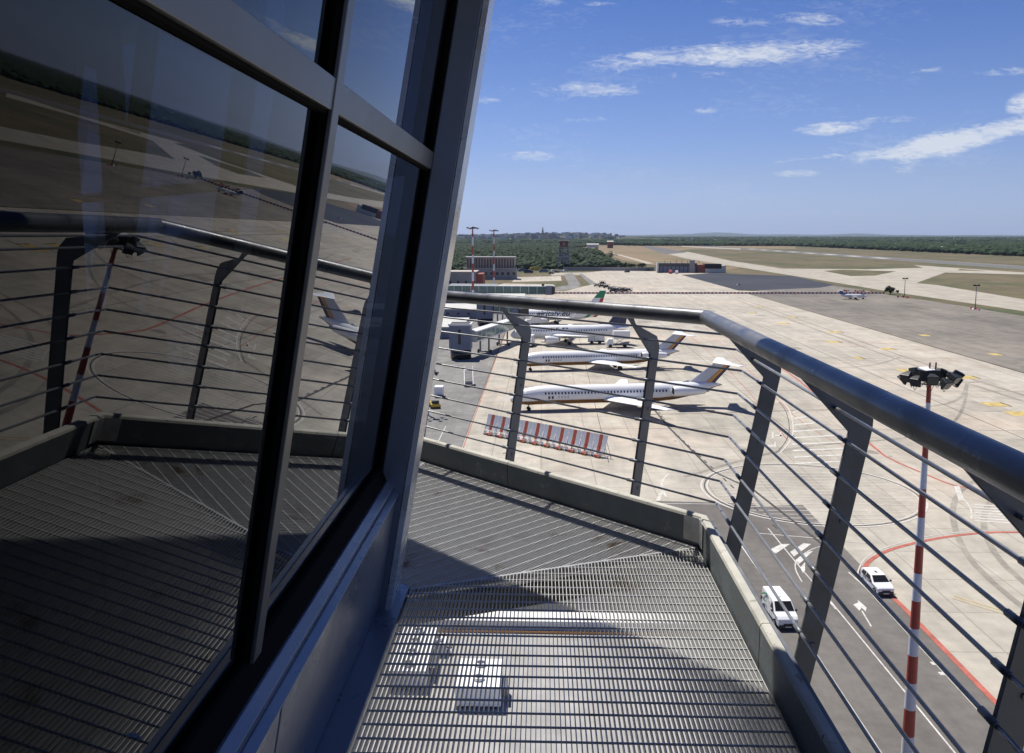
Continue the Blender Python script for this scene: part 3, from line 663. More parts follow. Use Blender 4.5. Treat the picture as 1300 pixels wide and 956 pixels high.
def airliner(name, label, L, r, zc, wing, eng, fin, stab, group, nwin, win0, mats, tail_up, winglet=None, belly=None, gearx=(4, 18), nose_drop=.45):
    root = empty(name, (0, 0, 0), 0, label, 'airliner', group)
    rz_ = r*1.06; NS = 28
    st = [(0, -nose_drop, .03), (.35, -nose_drop, .32), (1.1, -nose_drop*.8, .58), (2.1, -nose_drop*.45, .78), (3.6, -.12, .93), (5.4, -.03, .99), (6.8, 0, 1.)]
    for i in range(1, 9): st.append((6.8+(L*.70-6.8)*i/8, 0, 1.))
    for f_, dz_, s_ in ((.78, .12, .93), (.86, .32, .76), (.92, .52, .54), (.965, .68, .32), (1., .80, .10)): st.append((L*f_, dz_*tail_up, s_))
    def sect(x, dz_, s_): return [(x, math.sin(2*math.pi*i/NS)*r*s_, zc+dz_*r-math.cos(2*math.pi*i/NS)*rz_*s_) for i in range(NS)]
    def at(x):
        for (a, b) in zip(st[:-1], st[1:]):
            if a[0] <= x <= b[0]:
                f_ = (x-a[0])/(b[0]-a[0]); return a[1]+(b[1]-a[1])*f_, a[2]+(b[2]-a[2])*f_
        return st[-1][1], st[-1][2]
    mb = MB(); rings = [sect(*q) for q in st]; vs = [v for q in rings for v in q]; mb.add(vs, [])
    for i in range(len(rings)-1):
        for k in range(NS):
            a_ = i*NS+k; b_ = i*NS+(k+1) % NS; mb.smooth.add(len(mb.f)); mb.f.append((a_, b_, b_+NS, a_+NS))
            kk = min(k, NS-1-k)
            mb.m.append(1 if (belly and kk < belly) else 0)
    mb.f.append(tuple(range(NS))); mb.m.append(0)
    mb.build('fuselage', mats[:2], root)
    # cabin windows, doors, flight deck
    def side_pt(x, zrel, sgn, off=.012):
        dz_, s_ = at(x); c = zc+dz_*r; zz = zrel; q = max(.05, 1-((zz+zc-c)/(rz_*s_))**2)
        return Vector((x, sgn*(r*s_*math.sqrt(q)+off), zc+zz))
    def patch(x0, x1, z0, z1, sgn, off=.014, nz=3):
        m2 = MB(); g = []
        for j in range(nz+1):
            z_ = z0+(z1-z0)*j/nz; g += [side_pt(x0, z_, sgn, off), side_pt(x1, z_, sgn, off)]
        return m2.add(g, [(2*j, 2*j+1, 2*j+3, 2*j+2) for j in range(nz)])
    wx0, wx1 = win0; pitch = (wx1-wx0)/(nwin-1)
    for sg in (-1, 1):
        w0 = None
        for i in range(nwin):
            x = wx0+i*pitch
            if w0 is None:
                w0 = patch(x-.145, x+.145, .34, .74, sg, nz=1).build('cabin_window', M_win, root); first = x
            else:
                c_ = w0.copy(); COL.objects.link(c_); c_.parent = root; c_.location = (x-first, 0, 0)
        for x in (wx0-2.3, wx1+2.0):
            do_ = patch(x-.45, x+.45, -.75, 1.0, sg, .008).build('door', mats[0], root)
            for (xa_, xb_, za_, zb_) in ((x-.50, x-.44, -.8, 1.05), (x+.44, x+.50, -.8, 1.05)): patch(xa_, xb_, za_, zb_, sg, .012).build('door_seam', M_acg, do_)
    mb = MB()
    for sg in (-1, 1):
        for (xa, xb) in ((2.15, 2.75), (2.85, 3.35)):
            mb.add([side_pt(xa, .30, sg), side_pt(xb, .42, sg), side_pt(xb+.1, .95, sg), side_pt(xa+.25, .80, sg)], [(0, 1, 2, 3)])
    mb.build('flight_deck_windows', M_win, root)
    def foil(p_root, c_root, p_tip, c_tip, th, axis='y'):
        mb_ = MB(); rr = []
        for f_ in (0, .34, 1.):
            p = Vector(p_root).lerp(Vector(p_tip), f_)
            c = c_root+(c_tip-c_root)*(f_ if not (f_ == .34 and axis == 'y') else .50)
            ring = []
            for (cx_, tz) in ((0, 0), (.06, .45), (.25, .95), (.45, 1.), (.75, .5), (1., .03), (.75, -.2), (.45, -.5), (.2, -.55), (.05, -.35)):
                t_ = tz*th*c
                ring.append(p+Vector((cx_*c, 0, t_)) if axis == 'y' else p+Vector((cx_*c, t_*.8 if tz > 0 else t_*1.6*.8, 0)))
            rr.append(ring)
        return mb_.loft(rr, smooth=False)
    for sg in (-1, 1):
        (xr, cr_, zr, xt, ct, zt, span) = wing
        wo_ = foil((xr, sg*r*.55, zr), cr_, (xt, sg*span, zt), ct, .075).build('wing', M_acw, root)
        if winglet:
            foil((xt+.5, sg*span, zt), ct*.85, (xt+2.4, sg*(span+.5), zt+2.3), ct*.35, .05).build('winglet', winglet, wo_)
        for f_ in (.35, .6):
            MB().tube([(xr+(xt-xr)*f_+cr_*.35, sg*span*f_, zr+(zt-zr)*f_-.28), (xr+(xt-xr)*f_+cr_*.35+2.0, sg*span*f_, zr+(zt-zr)*f_-.32), (xr+(xt-xr)*f_+cr_*.35+3.4, sg*span*f_, zr+(zt-zr)*f_-.1)], .22, 8, r2=.06).build('flap_fairing', M_acg, wo_)
        (ex, ey, ez, er, el) = eng
        mb = MB(); rr = []
        for (fx, fr_) in ((0, .86), (.03, .98), (.2, 1.05), (.55, 1.0), (.85, .78), (1., .62)):
            rr.append([(ex+fx*el, sg*ey+math.cos(2*math.pi*i/18)*er*fr_, ez+math.sin(2*math.pi*i/18)*er*fr_) for i in range(18)])
        mb.loft(rr, caps=False, smooth=True); e_ = mb.build('engine', [mats[2]], root)
        MB().tube([(ex+.12, sg*ey, ez), (ex+.2, sg*ey, ez)], er*.86, 18).build('intake', M_dark, e_); MB().tube([(ex+el*.93, sg*ey, ez), (ex+el*1.12, sg*ey, ez)], er*.5, 14, r2=er*.25).build('exhaust', M_metal, e_)
        if ez > zc: MB().hexa([(ex+.5, sg*r*.8, ez-.12), (ex+el*.8, sg*r*.7, ez-.12), (ex+el*.8, sg*(ey-er*.7), ez-.12), (ex+.5, sg*(ey-er*.7), ez-.12), (ex+.5, sg*r*.8, ez+.12), (ex+el*.8, sg*r*.7, ez+.12), (ex+el*.8, sg*(ey-er*.7), ez+.12), (ex+.5, sg*(ey-er*.7), ez+.12)]).build('pylon', mats[0], e_)
        else: MB().hexa([(ex+.8, sg*ey-.12, ez+er*.8), (ex+el+1.2, sg*ey-.12, ez+er*.7), (ex+el+1.2, sg*ey+.12, ez+er*.7), (ex+.8, sg*ey+.12, ez+er*.8), (ex+1.6, sg*ey-.12, ez+er*1.35), (ex+el+1.8, sg*ey-.12, zr+.2), (ex+el+1.8, sg*ey+.12, zr+.2), (ex+1.6, sg*ey+.12, ez+er*1.35)]).build('pylon', mats[0], e_)
        (sx, sc, sz, stx, stc, stz, ss) = stab
        foil((sx, sg*.05, sz), sc, (stx, sg*ss, stz), stc, .06).build('tailplane', M_acw, root)
        for gi, gx in enumerate(gearx):
            if gi == 0 and sg == 1: continue
            gy = 0 if gi == 0 else sg*(2.4 if L > 39.8 else 3.3); rw = .36 if gi == 0 else .52
            g_ = MB().tube([(gx, gy, rw), (gx, gy, zr)], .11, 8).build('landing_gear', M_metal, root)
            for s2 in (-1, 1): MB().tube([(gx, gy+s2*.22, rw), (gx, gy+s2*.52, rw)], rw, 16).build('wheel', M_tyre, g_)
    (fx0, fc0, fz0, fx1, fc1, fz1) = fin
    f_ = foil((fx0, 0, fz0), fc0, (fx1, 0, fz1), fc1, .055, 'z').build('fin', mats[3], root)
    foil((fx0-3.2, 0, fz0-.15), 3.6, (fx0+.35, 0, fz0+.9), .4, .05, 'z').build('fin_root', mats[3], root)
    return root, side_pt, f_, root
def fin_band(parent, fin, f0, f1, za, zb, m, th=.14):
    """coloured band on both faces of the fin between chord fractions f0..f1"""
    (fx0, fc0, fz0, fx1, fc1, fz1) = fin
    def pt(f_, q): return (fx0+(fx1-fx0)*q+(fc0+(fc1-fc0)*q)*f_, fz0+(fz1-fz0)*q)
    c = [pt(f0, za), pt(f1, za), pt(f1, zb), pt(f0, zb)]
    def w(f_, q): return (fc0+(fc1-fc0)*q)*.055*.8*(1.02 if f_ < .8 else .62)+.02
    mb = MB(); A = [(x, -w(f_, q), z) for (x, z), f_, q in zip(c, (f0, f1, f1, f0), (za, za, zb, zb))]; B = [(x, -y, z) for x, y, z in A]
    mb.add(A+B, [(0, 1, 2, 3), (7, 6, 5, 4), (0, 4, 5, 1), (1, 5, 6, 2), (2, 6, 7, 3), (3, 7, 4, 0)]); mb.build('fin_band', m, parent)
def text_on(root, side_pt, txt, x0, z0, h, m, stretch=1.0, shear=.25, off=.03, bold=.02):
    cu = bpy.data.curves.new('lettering', 'FONT'); cu.body = txt; cu.size = h; cu.shear = shear; cu.offset = bold
    tmp = bpy.data.objects.new('lettering', cu); COL.objects.link(tmp); bpy.context.view_layer.update()
    me = bpy.data.meshes.new_from_object(tmp.evaluated_get(bpy.context.evaluated_depsgraph_get())); bpy.data.objects.remove(tmp)
    bmt = bmesh.new(); bmt.from_mesh(me)
    for i in range(1, 14):
        bmesh.ops.bisect_plane(bmt, geom=bmt.verts[:]+bmt.edges[:]+bmt.faces[:], plane_co=(0, -h*.3+i*h*.1, 0), plane_no=(0, 1, 0))
    bmesh.ops.triangulate(bmt, faces=bmt.faces); bmt.to_mesh(me); bmt.free()
    for v in me.vertices:
        x, y = v.co.x*stretch, v.co.y
        v.co = side_pt(x0+x, z0+y, -1, off) if side_pt else Vector((x0+x, -off, z0+y))
    me.materials.clear(); me.materials.append(m); o = bpy.data.objects.new('lettering', me); COL.objects.link(o); o.parent = root
    return o

fin_md = (34.6, 5.6, 4.3, 40.3, 3.9, 8.55)
md, sp, f_, _ = airliner('airliner', 'white rear-engined T-tail airliner with bronze belly line, parked nearest, behind the red and white fence', 41.6, 1.69, 2.95,
    (17.6, 7.4, 2.0, 25.6, 1.7, 2.75, 16.3), (31.2, 2.75, 3.55, .93, 6.4), fin_md, (39.9, 3.9, 8.55, 42.9, 1.5, 8.62, 6.1),
    'parked rear-engined airliners', 38, (6.6, 30.2), (M_acw, M_gold, M_acw, M_fin), 1.0, belly=5, gearx=(3.6, 25.8))
fin_band(f_, fin_md, .66, .84, 0.0, .93, M_orange); fin_band(f_, fin_md, .84, 1.0, 0.0, .93, M_navy)
MB().tube([(38.6, 0, 3.55), (40.2, 0, 3.9), (42.0, 0, 4.15)], .42, 10, r2=.08).build('tail_cone', M_gold, md)
for i, (x, w) in enumerate(((7.1, .42), (7.75, .42))):
    mb = MB(); mb.add([sp(x, -.55, -1, .02), sp(x+w, -.55, -1, .02), sp(x+w, .02, -1, .02), sp(x, .02, -1, .02)], [(0, 1, 2, 3)]); mb.build('livery_mark', M_navy, md)
for x in (9.0, 9.6, 10.2, 10.8):
    mb = MB(); mb.add([sp(x, -.45, -1, .02), sp(x+.36, -.45, -1, .02), sp(x+.36, 0, -1, .02), sp(x, 0, -1, .02)], [(0, 1, 2, 3)]); mb.build('livery_mark', M_fin, md)
g = G(647.5, 508, 2.2); place(md, (g.x, g.y, .12), math.atan2(6.9, 42.0))
md2 = copy_tree(md); g = G(655, 460.5, 2.2)
place(md2, (g.x, g.y, .12), math.atan2(7.9, 41.6), 'white rear-engined T-tail airliner with bronze belly line, second row, just beyond the nearest one')

fin_a = (29.6, 6.2, 5.4, 34.6, 2.4, 11.9)
a3, sp3, f3, _ = airliner('airliner', 'white twin-jet airliner with dark navy fin, in line behind the two T-tail jets', 37.0, 1.98, 3.75,
    (11.6, 7.6, 2.75, 20.6, 1.6, 4.2, 17.0), (9.9, 5.75, 1.95, 1.15, 4.2), fin_a, (31.6, 4.3, 4.6, 35.8, 1.6, 5.3, 6.2),
    'parked wing-engined airliners', 30, (7.0, 29.5), (M_acw, M_acg, M_acw, M_navy), .85, belly=2, gearx=(5.1, 17.7))
fin_band(f3, fin_a, .55, .9, .45, .95, M_redp)
for i, (x, m_) in enumerate(((12.2, M_orange), (12.9, M_orange), (13.8, M_navy), (14.4, M_navy), (15.8, M_navy), (16.4, M_navy), (17.0, M_navy))):
    mb = MB(); mb.add([sp3(x, .95, -1, .02), sp3(x+.5, .95, -1, .02), sp3(x+.55, 1.4+.2*(i % 2), -1, .02), sp3(x+.05, 1.4, -1, .02)], [(0, 1, 2, 3)]); mb.build('livery_mark', m_, a3)
g = G(648, 424.5, 3.2); place(a3, (g.x, g.y, .12), R(7.5))
fin_b = (29.8, 6.4, 5.3, 36.0, 2.3, 12.5)
a4, sp4, f4, _ = airliner('airliner', 'white twin-jet airliner with black web address lettering and green tipped fin, farthest away', 38.4, 1.88, 3.6,
    (12.6, 7.6, 2.6, 21.6, 1.6, 4.0, 17.1), (11.6, 4.9, 1.75, 1.05, 4.0), fin_b, (33.4, 4.3, 4.6, 37.0, 1.6, 5.2, 7.0),
    'parked wing-engined airliners', 32, (7.0, 31.0), (M_acw, M_acg, M_acw, M_acw), .8, winglet=M_acw, belly=2, gearx=(4.6, 19.5))
fin_band(f4, fin_b, .0, .99, .62, .99, M_green); fin_band(f4, fin_b, .7, .99, .0, .60, M_redp)
text_on(a4, sp4, 'airitaly.eu', 11.6, -.35, 2.7, M_txt, stretch=1.2, shear=.3, bold=.045)
for (x, m_) in ((29.6, M_green), (33.0, M_redp)):
    mb = MB(); q = []
    for j in range(7):
        z_ = -1.1+j*.38; q += [sp4(x+j*.55, z_, -1, .025), sp4(x+1.5+j*.55, z_, -1, .025)]
    mb.add(q, [(2*j, 2*j+1, 2*j+3, 2*j+2) for j in range(6)]); mb.build('livery_band', m_, a4)
g = G(641, 401.5, 3.2); place(a4, (g.x, g.y, .12), R(7.0))

# small business jet on the worn asphalt
fin_s = (12.0, 2.4, 2.5, 13.6, 1.5, 4.6)
bj, spb, fb, _ = airliner('business_jet', 'small white business jet with blue tail, parked alone by the row of barrier blocks', 14.2, .85, 1.75,
    (5.6, 2.6, 1.15, 8.0, .9, 1.6, 7.2), (9.6, 1.35, 2.2, .42, 2.4), fin_s, (13.4, 1.4, 4.55, 14.4, .7, 4.6, 2.4), None, 5, (4.5, 8.5), (M_acw, M_acw, M_acw, mat('blue_paint', (.03, .10, .30), .4)), .5, gearx=(2.2, 7.6))
g = G(1101, 380); place(bj, (g.x, g.y, .12), math.pi+R(4)); bj['category'] = 'business jet'

# ------------------------------------------------------------------ vehicles
M_vw = mat('van_white', (.80, .80, .79), .3, 0, var=.03, scale=1)
M_glassd = mat('vehicle_glass', .015, .08)
M_bump = mat('black_bumper', .03, .6)
M_lamp = mat('headlamp', (.7, .72, .75), .1, .3)
M_rl = mat('rear_lamp', (.35, .02, .02), .2)
M_plate = mat('number_plate', .6, .5)
def vehicle(name, label, prof, belt, hw, roof_in, axles, rw, windows, screen, rear, cat, group=None, paint=None, z0=.24, extra=None):
    """prof: side outline (y forward, z up) closed polygon; body narrows above the belt line"""
    paint = paint or M_vw
    root = empty(name, (0, 0, 0), 0, label, cat, group)
    zt = max(p[1] for p in prof)
    def w(z): return hw if z <= belt else hw-roof_in*((z-belt)/(zt-belt))
    def w2(z): return w(z)-(.05 if z < z0+.18 else 0)
    mb = MB(); n = len(prof); ymin, ymax = min(p[0] for p in prof), max(p[0] for p in prof)
    def taper(y): return 1-.10*max(0, (y-(ymax-.6))/.6)**2-.05*max(0, ((ymin+.4)-y)/.4)**2
    L_ = [(-w2(z)*taper(y), y, z) for y, z in prof]; R_ = [(w2(z)*taper(y), y, z) for y, z in prof]
    mb.add(L_+R_, [tuple(range(n)), tuple(reversed(range(n, 2*n)))]+[(i, i+n, (i+1) % n+n, (i+1) % n) for i in range(n)])
    bm_ = mb.build('body', paint, root, bevel=.07, seg=3)
    for (poly) in windows:
        for sg in (-1, 1):
            m2 = MB(); m2.add([(sg*(w(z)*taper(y)+.006), y, z) for y, z in poly], [tuple(range(len(poly)))]); m2.build('side_window', M_glassd, root)
    for nm, (a, b) in (('windscreen', screen), ('rear_window', rear)):
        if a is None: continue
        d = Vector((0, b[0]-a[0], b[1]-a[1])); nn = Vector((0, d.z, -d.y)).normalized()*(.02 if nm == 'windscreen' else -.02)
        q = [(-w(a[1])*.9, a[0], a[1]), (w(a[1])*.9, a[0], a[1]), (w(b[1])*.88, b[0], b[1]), (-w(b[1])*.88, b[0], b[1])]
        m2 = MB(); m2.add([Vector(p)+nn for p in q], [(0, 1, 2, 3)]); m2.build(nm, M_glassd, root)
    for ay in axles:
        for sg in (-1, 1):
            wh = MB().tube([(sg*(hw-.20), ay, rw), (sg*(hw+.012), ay, rw)], rw, 20).build('wheel', M_tyre, root, bevel=.02)
            MB().tube([(sg*(hw+.0), ay, rw), (sg*(hw+.02), ay, rw)], rw*.6, 14).build('rim', M_metal, wh)
    MB().box(-hw*.86, hw*.86, ymax-.10, ymax+.035, z0-.02, z0+.26).build('front_bumper', M_bump, root, bevel=.04)
    MB().box(-hw*.92, hw*.92, ymin-.03, ymin+.1, z0-.02, z0+.22).build('rear_bumper', M_bump, root, bevel=.04)
    MB().box(-hw*.45, hw*.45, ymax-.02, ymax+.022, z0+.28, z0+.40).build('grille', M_bump, root)
    MB().box(-.26, .26, ymax+.036, ymax+.046, z0+.06, z0+.17).build('number_plate', M_plate, root)
    for sg in (-1, 1):
        MB().box(min(sg*hw*.62, sg*hw*.92), max(sg*hw*.62, sg*hw*.92), ymax-.22, ymax-.015, z0+.36, z0+.55).build('headlight', M_lamp, root, bevel=.03)
        MB().box(min(sg*hw*.82, sg*hw*.97), max(sg*hw*.82, sg*hw*.97), ymin-.012, ymin+.1, z0+.5, z0+.85).build('tail_light', M_rl, root, bevel=.015)
        MB().box(min(sg*(hw+.02), sg*(hw+.2)), max(sg*(hw+.02), sg*(hw+.2)), screen[0][0]-.28, screen[0][0]-.14, belt+.02, belt+.20).build('mirror', M_bump, root, bevel=.02)
    if extra: extra(root, w)
    return root
VAN = [(-2.45, .30), (2.38, .30), (2.46, .62), (2.40, .95), (2.12, 1.16), (1.52, 1.27), (.72, 1.93), (.35, 1.99), (-2.30, 2.0), (-2.43, 1.85)]
def van_extra(root, w):
    for sg in (-1, 1):   # green livery curve on the load bay side
        mb = MB(); q = []
        for i in range(9):
            a = i/8; y = -2.1+1.7*a; z = 1.30+.42*math.sin(a*2.4); q += [(sg*(w(z)+.008), y, z), (sg*(w(z+.14)+.008), y, z+.14)]
        mb.add(q, [(2*i, 2*i+1, 2*i+3, 2*i+2) for i in range(8)]); mb.build('livery_band', M_green, root)
        m2 = MB(); m2.add([(sg*(w(z)+.007), y, z) for y, z in ((-1.9, 1.08), (-.9, 1.08), (-.9, 1.22), (-1.9, 1.22))], [(0, 1, 2, 3)]); m2.build('livery_band', M_green, root)
        for yy in (.36, -.72): m2 = MB(); m2.box(min(sg*(w(1)-.01), sg*(w(1)+.004)), max(sg*(w(1)-.01), sg*(w(1)+.004)), yy-.008, yy+.008, .4, 1.8); m2.build('door_gap', M_bump, root)
    MB().tube([(0, .1, 1.98), (0, .05, 2.12)], .035, 8).build('roof_beacon', M_bump, root)
def van(label, group=None): return vehicle('van', label, VAN, 1.2, .93, .14, (-1.62, 1.55), .33,
    [[(.42, 1.28), (1.30, 1.28), (.82, 1.72), (.42, 1.80)]], ((1.45, 1.328), (.76, 1.897)), (None, None), 'van', group, extra=van_extra)
v = van('white van with green side lettering band and dark windscreen, driving below the right railing')
a, b = G(977, 772, 0), G(994, 826, 0); c = (a+b)/2
place(v, (20.9, 73.2, .12), math.pi+R(3))
HAT = [(-1.98, .28), (1.86, .28), (1.98, .55), (1.92, .80), (1.70, .92), (.98, 1.02), (.25, 1.48), (-.2, 1.56), (-1.45, 1.54), (-1.86, 1.35), (-2.02, .95)]
def hat_extra(root, w):
    MB().box(-.10, .10, -.5, -.1, 1.565, 1.585).build('roof_hatch', M_bump, root)
    MB().tube([(0, -1.3, 1.54), (0, -1.45, 1.75)], .012, 6).build('aerial', M_bump, root)
    for sg in (-1, 1):
        for yy in (.42, -.62): MB().box(min(sg*(w(.8)-.01), sg*(w(.8)+.004)), max(sg*(w(.8)-.01), sg*(w(.8)+.004)), yy-.008, yy+.008, .38, 1.4).build('door_gap', M_bump, root)
car = vehicle('hatchback_car', 'white five-door hatchback parked on the curve of the red kerb line', HAT, .98, .85, .17, (-1.25, 1.28), .31,
    [[(-.55, 1.04), (.62, 1.04), (.18, 1.38), (-.50, 1.44)], [(-1.50, 1.06), (-.65, 1.04), (-.62, 1.44), (-1.38, 1.40)]], ((.95, 1.05), (.30, 1.45)), ((-1.98, 1.05), (-1.82, 1.36)), 'car', None, extra=hat_extra)
place(car, (31.9, 80.0, .12), math.pi+R(4))
# terminal annex under the walkway: flat roof with white plant boxes, seen through the grating
M_roofg = ground_mat('roof_membrane', (.34, .33, .31), (.40, .39, .37), .12, .9, dirt=.3)
M_dkroof = mat('dark_roof', .025, .8, var=.3)
M_wallw = mat('annex_white', (.62, .61, .57), .7, 0, var=.12, scale=.6)
ax = empty('terminal_annex', (2, 30, 0), 0, 'flat grey roofed annex with bright white parapet, seen through the pale grating', 'building')
def ab(mb, nm, m, bevel=0):
    o = mb.build(nm, m, None, bevel); o.parent = ax; o.matrix_parent_inverse = Matrix.Translation((-2, -30, 0)); return o
zr = 14.0; pf = G(700, 790, zr); xr_ = G(955, 850, zr).x; yf = pf.y
ab(MB().box(-16, xr_, 10, yf, 0, zr-.02), 'wall', M_wallw)
ab(MB().box(-15.8, xr_-.2, 10.2, yf-.2, zr-.018, zr), 'roof', M_roofg)
ab(MB().box(-16, xr_, yf-1.1, yf+.02, zr, zr+.55), 'parapet', M_wallw, .02)
ab(MB().box(xr_-.3, xr_+.02, 10, yf-1.12, zr, zr+.55), 'parapet', M_wallw, .02)
ab(MB().box(-15.7, xr_-.35, yf-1.30, yf-1.22, zr+.02, zr+.12), 'roof_pipe', M_orange)
dk1 = G(520, 702, 9.0).y
ab(MB().box(-16, xr_-.5, yf+.03, dk1, 0, 9.0), 'lower_roof', M_dkroof)
for i in range(9): ab(MB().box(-14+i*3.2, -13.9+i*3.2, yf+.2, dk1-.3, 9.0, 9.12), 'roof_seam', M_dkroof)
def plant(label, x, y, w, d, h):
    r0 = empty('rooftop_unit', (x, y, zr), 0, label, 'rooftop unit', 'white plant units on the annex roof')
    MB().box(-w/2, w/2, -d/2, d/2, .12, h).build('casing', M_vw, r0, bevel=.03)
    for sx in (-1, 1): MB().box(sx*w*.36-.06, sx*w*.36+.06, -d/2+.05, d/2-.05, 0, .12).build('rail', M_bump, r0)
    for i in range(max(1, int(d/1.0))):
        yy = -d/2+d*(i+.5)/max(1, int(d/1.0)); f0 = MB().tube([(0, yy, h), (0, yy, h+.14)], .24, 16).build('fan_housing', M_vw, r0); MB().tube([(0, yy, h+.141), (0, yy, h+.145)], .17, 14).build('fan', M_bump, f0)
    MB().box(w/2, w/2+.25, -d*.3, d*.1, .3, h*.7).build('duct', M_frame, r0, bevel=.02)
p_ = G(610, 850, zr+.9); plant('white rooftop unit with dark fans seen through the grating, largest and nearest the middle', p_.x, p_.y-.4, 1.9, 2.4, 1.0)
p_ = G(530, 825, zr+.9); plant('white rooftop unit with dark fans seen through the grating, left one by the tower wall', p_.x-.2, p_.y+.2, 1.7, 4.2, .9)
p_ = G(560, 798, zr+.5); plant('small white rooftop unit close to the white parapet, seen through the grating', p_.x, p_.y-1.4, .9, .8, .6)
M_canopy = mat('canopy_sheet', (.72, .73, .75), .5, .1, var=.1, scale=.5)

# ------------------------------------------------------------------ floodlight masts
M_mred = mat('mast_red', (.36, .06, .04), .5, var=.1, scale=2); M_mwh = mat('mast_white', (.62, .64, .70), .5, var=.06, scale=2)
M_lampd = mat('dark_red_lamp', (.16, .02, .02), .3)
M_flood = mat('dark_floodlight', .028, .45, .4, var=.3, scale=6); M_glassl = mat('lamp_glass', (.08, .085, .09), .1, .3)
def mast(label, H, r0, r1, nb, group, detail=True):
    root = empty('floodlight_mast', (0, 0, 0), 0, label, 'light mast', group)
    for i in range(nb):
        za, zb = H*i/nb, H*(i+1)/nb; ra, rb = r0+(r1-r0)*i/nb, r0+(r1-r0)*(i+1)/nb
        MB().tube([(0, 0, za), (0, 0, zb)], ra, 14, r2=rb, caps=False).build('mast_band', M_mred if (nb-1-i) % 2 == 0 else M_mwh, root)
    mb = MB(); Rr = 1.35
    mb.tube([(Rr*math.cos(2*math.pi*i/20), Rr*math.sin(2*math.pi*i/20), H-.35) for i in range(21)], .05, 6, caps=False)
    for i in range(4):
        a = i*math.pi/2+.4; mb.beam((0, 0, H-.35), (Rr*math.cos(a), Rr*math.sin(a), H-.35), .07, .07)
    mb.build('head_ring', M_flood, root)
    MB().box(-.55, .55, -.45, .45, H-.30, H+.45).build('winch_box', M_flood, root, bevel=.03)
    MB().hexa([(-.75, -.4, H+.47), (.1, -.4, H+.47), (.1, .4, H+.47), (-.75, .4, H+.47), (-.75, -.4, H+.50), (.1, -.4, H+.52), (.1, .4, H+.62), (-.75, .4, H+.60)]).build('cover', M_vw, root)
    for sx in (.15, .7): MB().tube([(sx-.2, 0, H+.45), (sx-.2, 0, H+.72), (sx-.2, 0, H+.95)], .055, 8).build('warning_lamp', M_lampd, root)
    angs = [0, 22, 48, 80, 150, 180, 202, 232, 262, 290, 318, 338] if detail else [0, 60, 120, 180, 240, 300]
    for j, d in enumerate(angs):
        a = R(d); c = Vector((math.cos(a)*(Rr+.35), math.sin(a)*(Rr+.35), H-.15+.28*(j % 2)))
        if detail and d in (0, 180, 202, 338): c = Vector((math.cos(a)*(Rr+.62), math.sin(a)*(Rr+.5), H-.05+.2*(j % 2)))
        aj = a+(((j*37) % 11)-5)*.05; f = Vector((math.cos(aj)*.8, math.sin(aj)*.8, -.45-.05*((j*5) % 7))).normalized(); s = f.cross(Vector((0, 0, 1))).normalized(); u = s.cross(f)
        def ring(o, w, h): return [c+f*o+s*(i*w)+u*(k*h) for i, k in ((-1, -1), (1, -1), (1, 1), (-1, 1))]
        fl = MB().loft([ring(-.34, .14, .14), ring(-.12, .24, .22), ring(.22, .38, .32), ring(.30, .39, .33)]).build('floodlight', M_flood, root, bevel=.03)
        MB().loft([ring(.301, .34, .28), ring(.305, .34, .28)]).build('lens', M_glassl, fl)
        MB().tube([c+f*-.1+s*.3, c+Vector((0, 0, -.42))+s*.2, Vector((math.cos(a)*Rr, math.sin(a)*Rr, H-.35))], .035, 6).build('yoke', M_flood, fl)
    if detail:
        for j in range(7):
            a = R(20+j*52); p = Vector((math.cos(a)*1.2, math.sin(a)*1.2, H-.4)); q = []
            for i in range(9): t = i/8; q.append(p+Vector((math.cos(a+1.6)*.5*(t-.5), math.sin(a+1.6)*.5*(t-.5), -.45*math.sin(math.pi*t))))
            MB().tube(q, .02, 5).build('cable_loop', M_flood, root)
    return root
m1 = mast('tall red and white banded floodlight mast beyond the right railing, nearest of all', 25.6, .38, .115, 15, 'red and white floodlight masts')
r_ = _F+_R*((1179-CX)/FPX)-_U*((500-CY)/FPX); t_ = 50/r_.y; place(m1, (r_.x*t_, 50, 0), R(20))
for ch in kids(m1):
    if not ch.name.startswith('mast_band'): ch.scale = (.80, .80, .86); ch.location.z = 25.6*.14-.2
for (px_, py_, D, hd, lab) in ((600, 289, 400, 37.2, 'slim red and white floodlight mast on the skyline, left one of a pair'), (627, 292, 520, 36.6, 'slim red and white floodlight mast on the skyline, right one of a pair')):
    r_ = _F+_R*((px_-CX)/FPX)-_U*((py_-CY)/FPX); t_ = D/r_.y
    m_ = mast(lab, hd-.6, .6, .3, 9, 'red and white floodlight masts', False)
    for ch in kids(m_):
        if ch.name.startswith(('floodlight', 'head_ring')): ch.scale = (1.35, 1.35, 1)
    place(m_, (r_.x*t_, D, 0))
r_ = _F+_R*((544-CX)/FPX)-_U*((478-CY)/FPX); t_ = 155/r_.y; P_ = Vector((0, 0, CAMH))+r_*t_
m_ = mast('dark floodlight mast head just right of the window column, its star shadow on the asphalt', 8.2, .25, .14, 6, 'red and white floodlight masts', False); place(m_, (P_.x-.6, 158, 0))
def lamp_post(label, h):
    root = empty('lamp_mast', (0, 0, 0), 0, label, 'lamp mast', 'short lamp masts along the edge of the worn apron')
    MB().tube([(0, 0, 0), (0, 0, h)], .22, 8, r2=.12).build('pole', M_post, root)
    MB().box(-1.2, 1.2, -.12, .12, h-.1, h+.1).build('cross_arm', M_flood, root)
    for x in (-1.2, -.6, .6, 1.2): MB().hexa([(x-.28, -.3, h-.35), (x+.28, -.3, h-.35), (x+.28, .3, h-.25), (x-.28, .3, h-.25), (x-.2, -.25, h+.35), (x+.2, -.25, h+.35), (x+.2, .25, h+.35), (x-.2, .25, h+.35)]).build('floodlight', M_flood, root)
    return root
